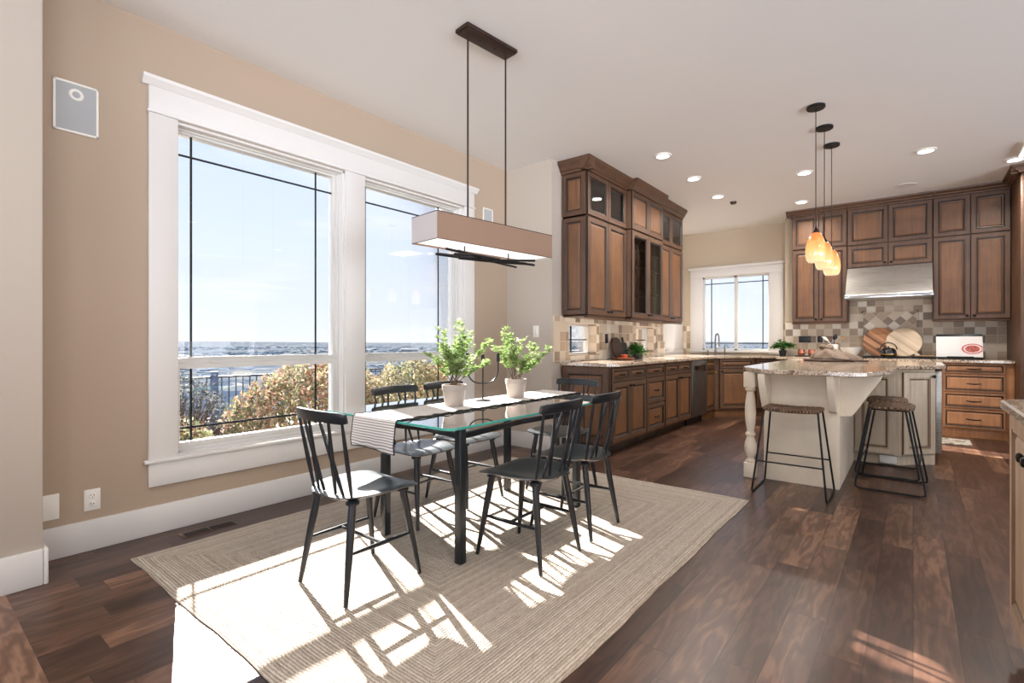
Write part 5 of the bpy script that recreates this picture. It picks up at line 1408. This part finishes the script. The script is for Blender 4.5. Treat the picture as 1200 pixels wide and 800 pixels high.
# woods and roofs scattered over the valley, far too many to count
m, nt, out = mat('haze_tinted_tree'); g = N(nt); wn = g.noise(g.coords((.02, .02, .02)), 1.0, 3); g.bsdf(out, g.ramp(wn, [(.35, (.070, .092, .125)), (.6, (.11, .13, .15))]), 1.0, spec=0); M['haze_tinted_tree'] = m  # blue-grey tree colours stand in for haze
WH = []
for k in range(14):
    r = rr.uniform(1500, 3600); a = R(rr.uniform(100, 150)); L_ = rr.uniform(60, 130); W_ = rr.uniform(20, 40); h = rr.uniform(12, 20)
    WH.append((r*math.cos(a), r*math.sin(a)))
    X = Matrix.Translation((r*math.cos(a), r*math.sin(a), -68)) @ Matrix.Rotation(rr.uniform(0, 3), 4, 'Z')
    mb = MB(); mb.box((-L_/2, -W_/2, 0), (L_/2, W_/2, h), 'far_roof', X=X); mb.prism([(-W_/2-1, h), (W_/2+1, h), (0, h+5)], -L_/2, L_/2, 'far_roof', X=X @ frameM((0, 0, 0), (0, 1, 0), (0, 0, 1), (1, 0, 0)))
    o = mb.build('warehouse'); tag(o, 'tiny white building far down in the valley', 'building', 'white buildings far down in the valley')
tm = MB()
for _ in range(7000):
    r = 300*(22**(rr.random()**1.05)); a = R(rr.uniform(82, 172)); s_ = rr.uniform(3.5, 8)*(1+r/2600); c_ = (r*math.cos(a), r*math.sin(a), -67)
    if any((c_[0]-q[0])**2+(c_[1]-q[1])**2 < (s_+90)**2 for q in WH): continue
    h = s_*rr.uniform(.3, .5)+1
    k0 = rr.uniform(0, 1); ring = [(c_[0]+s_*math.cos(k0+2*PI*k/6), c_[1]+s_*math.sin(k0+2*PI*k/6)) for k in range(6)]
    v_ = [(x, y, c_[2]) for x, y in ring]+[(c_[0]+(x-c_[0])*.7, c_[1]+(y-c_[1])*.7, c_[2]+h*.75) for x, y in ring]+[(c_[0], c_[1], c_[2]+h)]
    tm.add(v_, [(k, (k+1) % 6, 6+(k+1) % 6, 6+k) for k in range(6)]+[(6+k, 6+(k+1) % 6, 12) for k in range(6)], 'haze_tinted_tree')
o = tm.build('distant_woods'); tag(o, 'woods tinted blue-grey for haze spread over the valley below the house', 'woods', None, 'stuff')
# shrubs
def shrub(label, c, r, h, mats, n, L, seed, twigs=60, cat='shrub', flat=1.0, name='garden_shrub'):
    rr = random.Random(seed); t = thing(name, label, cat, c)
    st = MB()
    for _ in range(twigs):
        a = rr.uniform(0, 2*PI); q = rr.random()**.5; e = Vector((c[0]+math.cos(a)*r*q*.9, c[1]+math.sin(a)*r*q*.9*flat, c[2]+h*(1-.45*q*q)*rr.uniform(.6, 1)))
        b = Vector((c[0]+rr.uniform(-.1, .1)*r, c[1]+rr.uniform(-.1, .1)*r, c[2]-.1)); md = b.lerp(e, .5)+Vector((rr.uniform(-.1, .1), rr.uniform(-.1, .1), .1))*r
        st.tube([b, md, e], [.012, .007, .003], 'twig', 4)
    st.build('twigs', t)
    for mi_, m in enumerate(mats):
        lf = MB()
        for _ in range(n//len(mats)):
            a = rr.uniform(0, 2*PI); q = rr.random()**.4; s_ = rr.random()
            ph_ = math.acos(1-1.0*rr.random()); rad = .80+.22*rr.random()**.5+.07*math.sin(a*5+ph_*6)
            p = Vector((c[0]+r*rad*math.sin(ph_)*math.cos(a), c[1]+r*rad*flat*math.sin(ph_)*math.sin(a), c[2]+h*rad*math.cos(ph_)*.98))
            if math.sin(p.x*6+p.y*5+p.z*4+mi_*2.1) < -.55 and rr.random() < .8: continue
            d = Vector((rr.uniform(-1, 1), rr.uniform(-1, 1), rr.uniform(-.2, 1))); leaf_quad(lf, p, d, Vector((rr.uniform(-1, 1), rr.uniform(-1, 1), 1)), L*rr.uniform(.6, 1.3), L*.55, m)
        lf.build('leaves', t, smooth=False)
    return t
shrub('large golden and rose autumn shrub outside the first window', (-5.75, 3.38, -.45), 1.10, 1.30, ['leaf_tan', 'leaf_rose', 'leaf_olive'], 15000, .075, 1, flat=1.0)
shrub('tan and olive shrub outside the second window, left of the orange one', (-5.6, 4.75, -.4), .85, 1.22, ['leaf_tan', 'leaf_olive'], 9000, .07, 2)
shrub('orange autumn shrub outside the second window', (-6.0, 6.25, -.4), 1.0, 1.20, ['leaf_orange', 'leaf_rose'], 9000, .07, 3)
shrub('grey thin-leaved shrub at the left of the first window view', (-7.2, 2.35, -.5), .75, 1.15, ['leaf_grey'], 4500, .06, 4, twigs=200)
shrub('low brown-red shrub below the grey one outside the first window', (-5.3, 1.62, -.35), .55, .75, ['leaf_brown', 'leaf_olive'], 4200, .06, 5, twigs=120)
shrub('small fresh green clump at the sill of the first window', (-4.75, 1.85, -.2), .32, .36, ['leaf_lime'], 1600, .05, 6, twigs=20)
shrub('low olive and grey mound under the golden shrub', (-4.65, 2.85, -.22), .50, .42, ['leaf_olive', 'leaf_grey'], 2600, .05, 7, twigs=30)
# metal fence
fc = thing('garden_fence', 'black metal picket fence outside the first window', 'fence', (-9.5, 4, -.6))
mb = MB()
for z in (.50, -.22): mb.box((-9.515, .5, z-.015), (-9.485, 9.0, z+.015), 'fence_metal')
for i in range(71): mb.box((-9.508, .5+i*.12-.008, -.75), (-9.492, .5+i*.12+.008, .5), 'fence_metal')
mb.build('picket_panel', fc)
for y in (1.4, 3.62, 5.9, 8.2):
    mb = MB(); mb.box((-9.55, y-.05, -.9), (-9.45, y+.05, .60), 'post_blue', .004); mb.build('post', fc)

# ------------------------------------------------------------------ world, sun, camera
W = bpy.data.worlds.new('World'); sc.world = W; W.use_nodes = True
nt = W.node_tree; nt.nodes.clear(); g = N(nt)
out = nt.nodes.new('ShaderNodeOutputWorld'); bg = nt.nodes.new('ShaderNodeBackground'); nt.links.new(bg.outputs[0], out.inputs[0])
tc = nt.nodes.new('ShaderNodeTexCoord'); gen = tc.outputs['Generated']
x, y, z = g.sep(gen)
grad = g.ramp(z, [(0, srgb(236, 240, 248)), (.06, srgb(228, 236, 249)), (.22, srgb(216, 229, 250)), (.5, srgb(200, 218, 249)), (1, srgb(175, 202, 245))])
cl = g.noise(g.n('ShaderNodeVectorMath', {0: gen, 1: (2, 2, 9)}, operation='MULTIPLY').outputs[0], 1.4, 4, .55)
cm = g.math('MULTIPLY', g.math('SUBTRACT', cl, .52, clamp=True), 2.2, clamp=True)
col = g.mix(cm, grad, srgb(250, 250, 252))
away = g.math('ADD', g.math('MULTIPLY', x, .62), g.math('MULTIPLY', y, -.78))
fill_boost = g.math('MULTIPLY', g.math('MAXIMUM', g.math('ADD', away, .15), 0.0), g.math('MULTIPLY_ADD', g.math('LESS_THAN', z, 0.0), 13.0, 1.4))  # added glow behind the camera, strongest below the horizon, fills ceiling and walls
nt.links.new(col, bg.inputs[0]); g.set(bg.inputs[1], g.math('ADD', 1.22, fill_boost))
SUN = bpy.data.lights.new('sun', 'SUN'); SUN.energy = 42; SUN.angle = R(.6); SUN.color = (1, .955, .89)
so = bpy.data.objects.new('sun', SUN); COL.objects.link(so)
az, el = R(-18.5), R(26.4)
so.rotation_euler = Vector((math.cos(az)*math.cos(el), math.sin(az)*math.cos(el), -math.sin(el))).to_track_quat('-Z', 'Y').to_euler()
for (loc, sx, sy, nrm) in (((XL-.15, 1.68, 1.44), 2.0, 1.14, (1, 0, 0)), ((XL-.15, 3.0, 1.44), 2.0, 1.14, (1, 0, 0)), ((5.15, -2.9, 1.45), 2.3, 3.0, (-1, 0, 0)), ((5.15, .6, 1.45), 2.3, 3.0, (-1, 0, 0)), ((5.15, 4.1, 1.45), 2.3, 3.0, (-1, 0, 0)), ((-1.35, -5.15, 1.45), 2.5, 3.1, (0, 1, 0)), ((2.15, -5.15, 1.45), 2.5, 3.1, (0, 1, 0)), ((-2.3, YS+.15, 1.6), 1.25, 1.06, (0, -1, 0))):
    L = bpy.data.lights.new('window_portal', 'AREA'); L.shape = 'RECTANGLE'; L.size = sy; L.size_y = sx; L.cycles.is_portal = True
    o = bpy.data.objects.new('window_portal', L); COL.objects.link(o); o.location = loc; o.rotation_euler = Vector(nrm).to_track_quat('-Z', 'Z').to_euler()
cam = bpy.data.cameras.new('camera'); co = bpy.data.objects.new('camera', cam); COL.objects.link(co); sc.camera = co
cam.sensor_width = 36; cam.lens = 590/1200*36; cam.clip_start = .05; cam.clip_end = 40000
co.location = (0, 0, 1.12); co.rotation_euler = (R(90), 0, math.atan(470/590))
sc.view_settings.view_transform = 'Standard'; sc.view_settings.look = 'None'; sc.view_settings.gamma = 1; sc.view_settings.exposure = 0.0; sc.view_settings.use_curve_mapping = False
sc.cycles.use_denoising = True
sc.cycles.max_bounces = 10; sc.cycles.diffuse_bounces = 5; sc.cycles.glossy_bounces = 4; sc.cycles.transparent_max_bounces = 16; sc.cycles.transmission_bounces = 6
sc.cycles.sample_clamp_indirect = 6; sc.cycles.caustics_reflective = False; sc.cycles.caustics_refractive = False
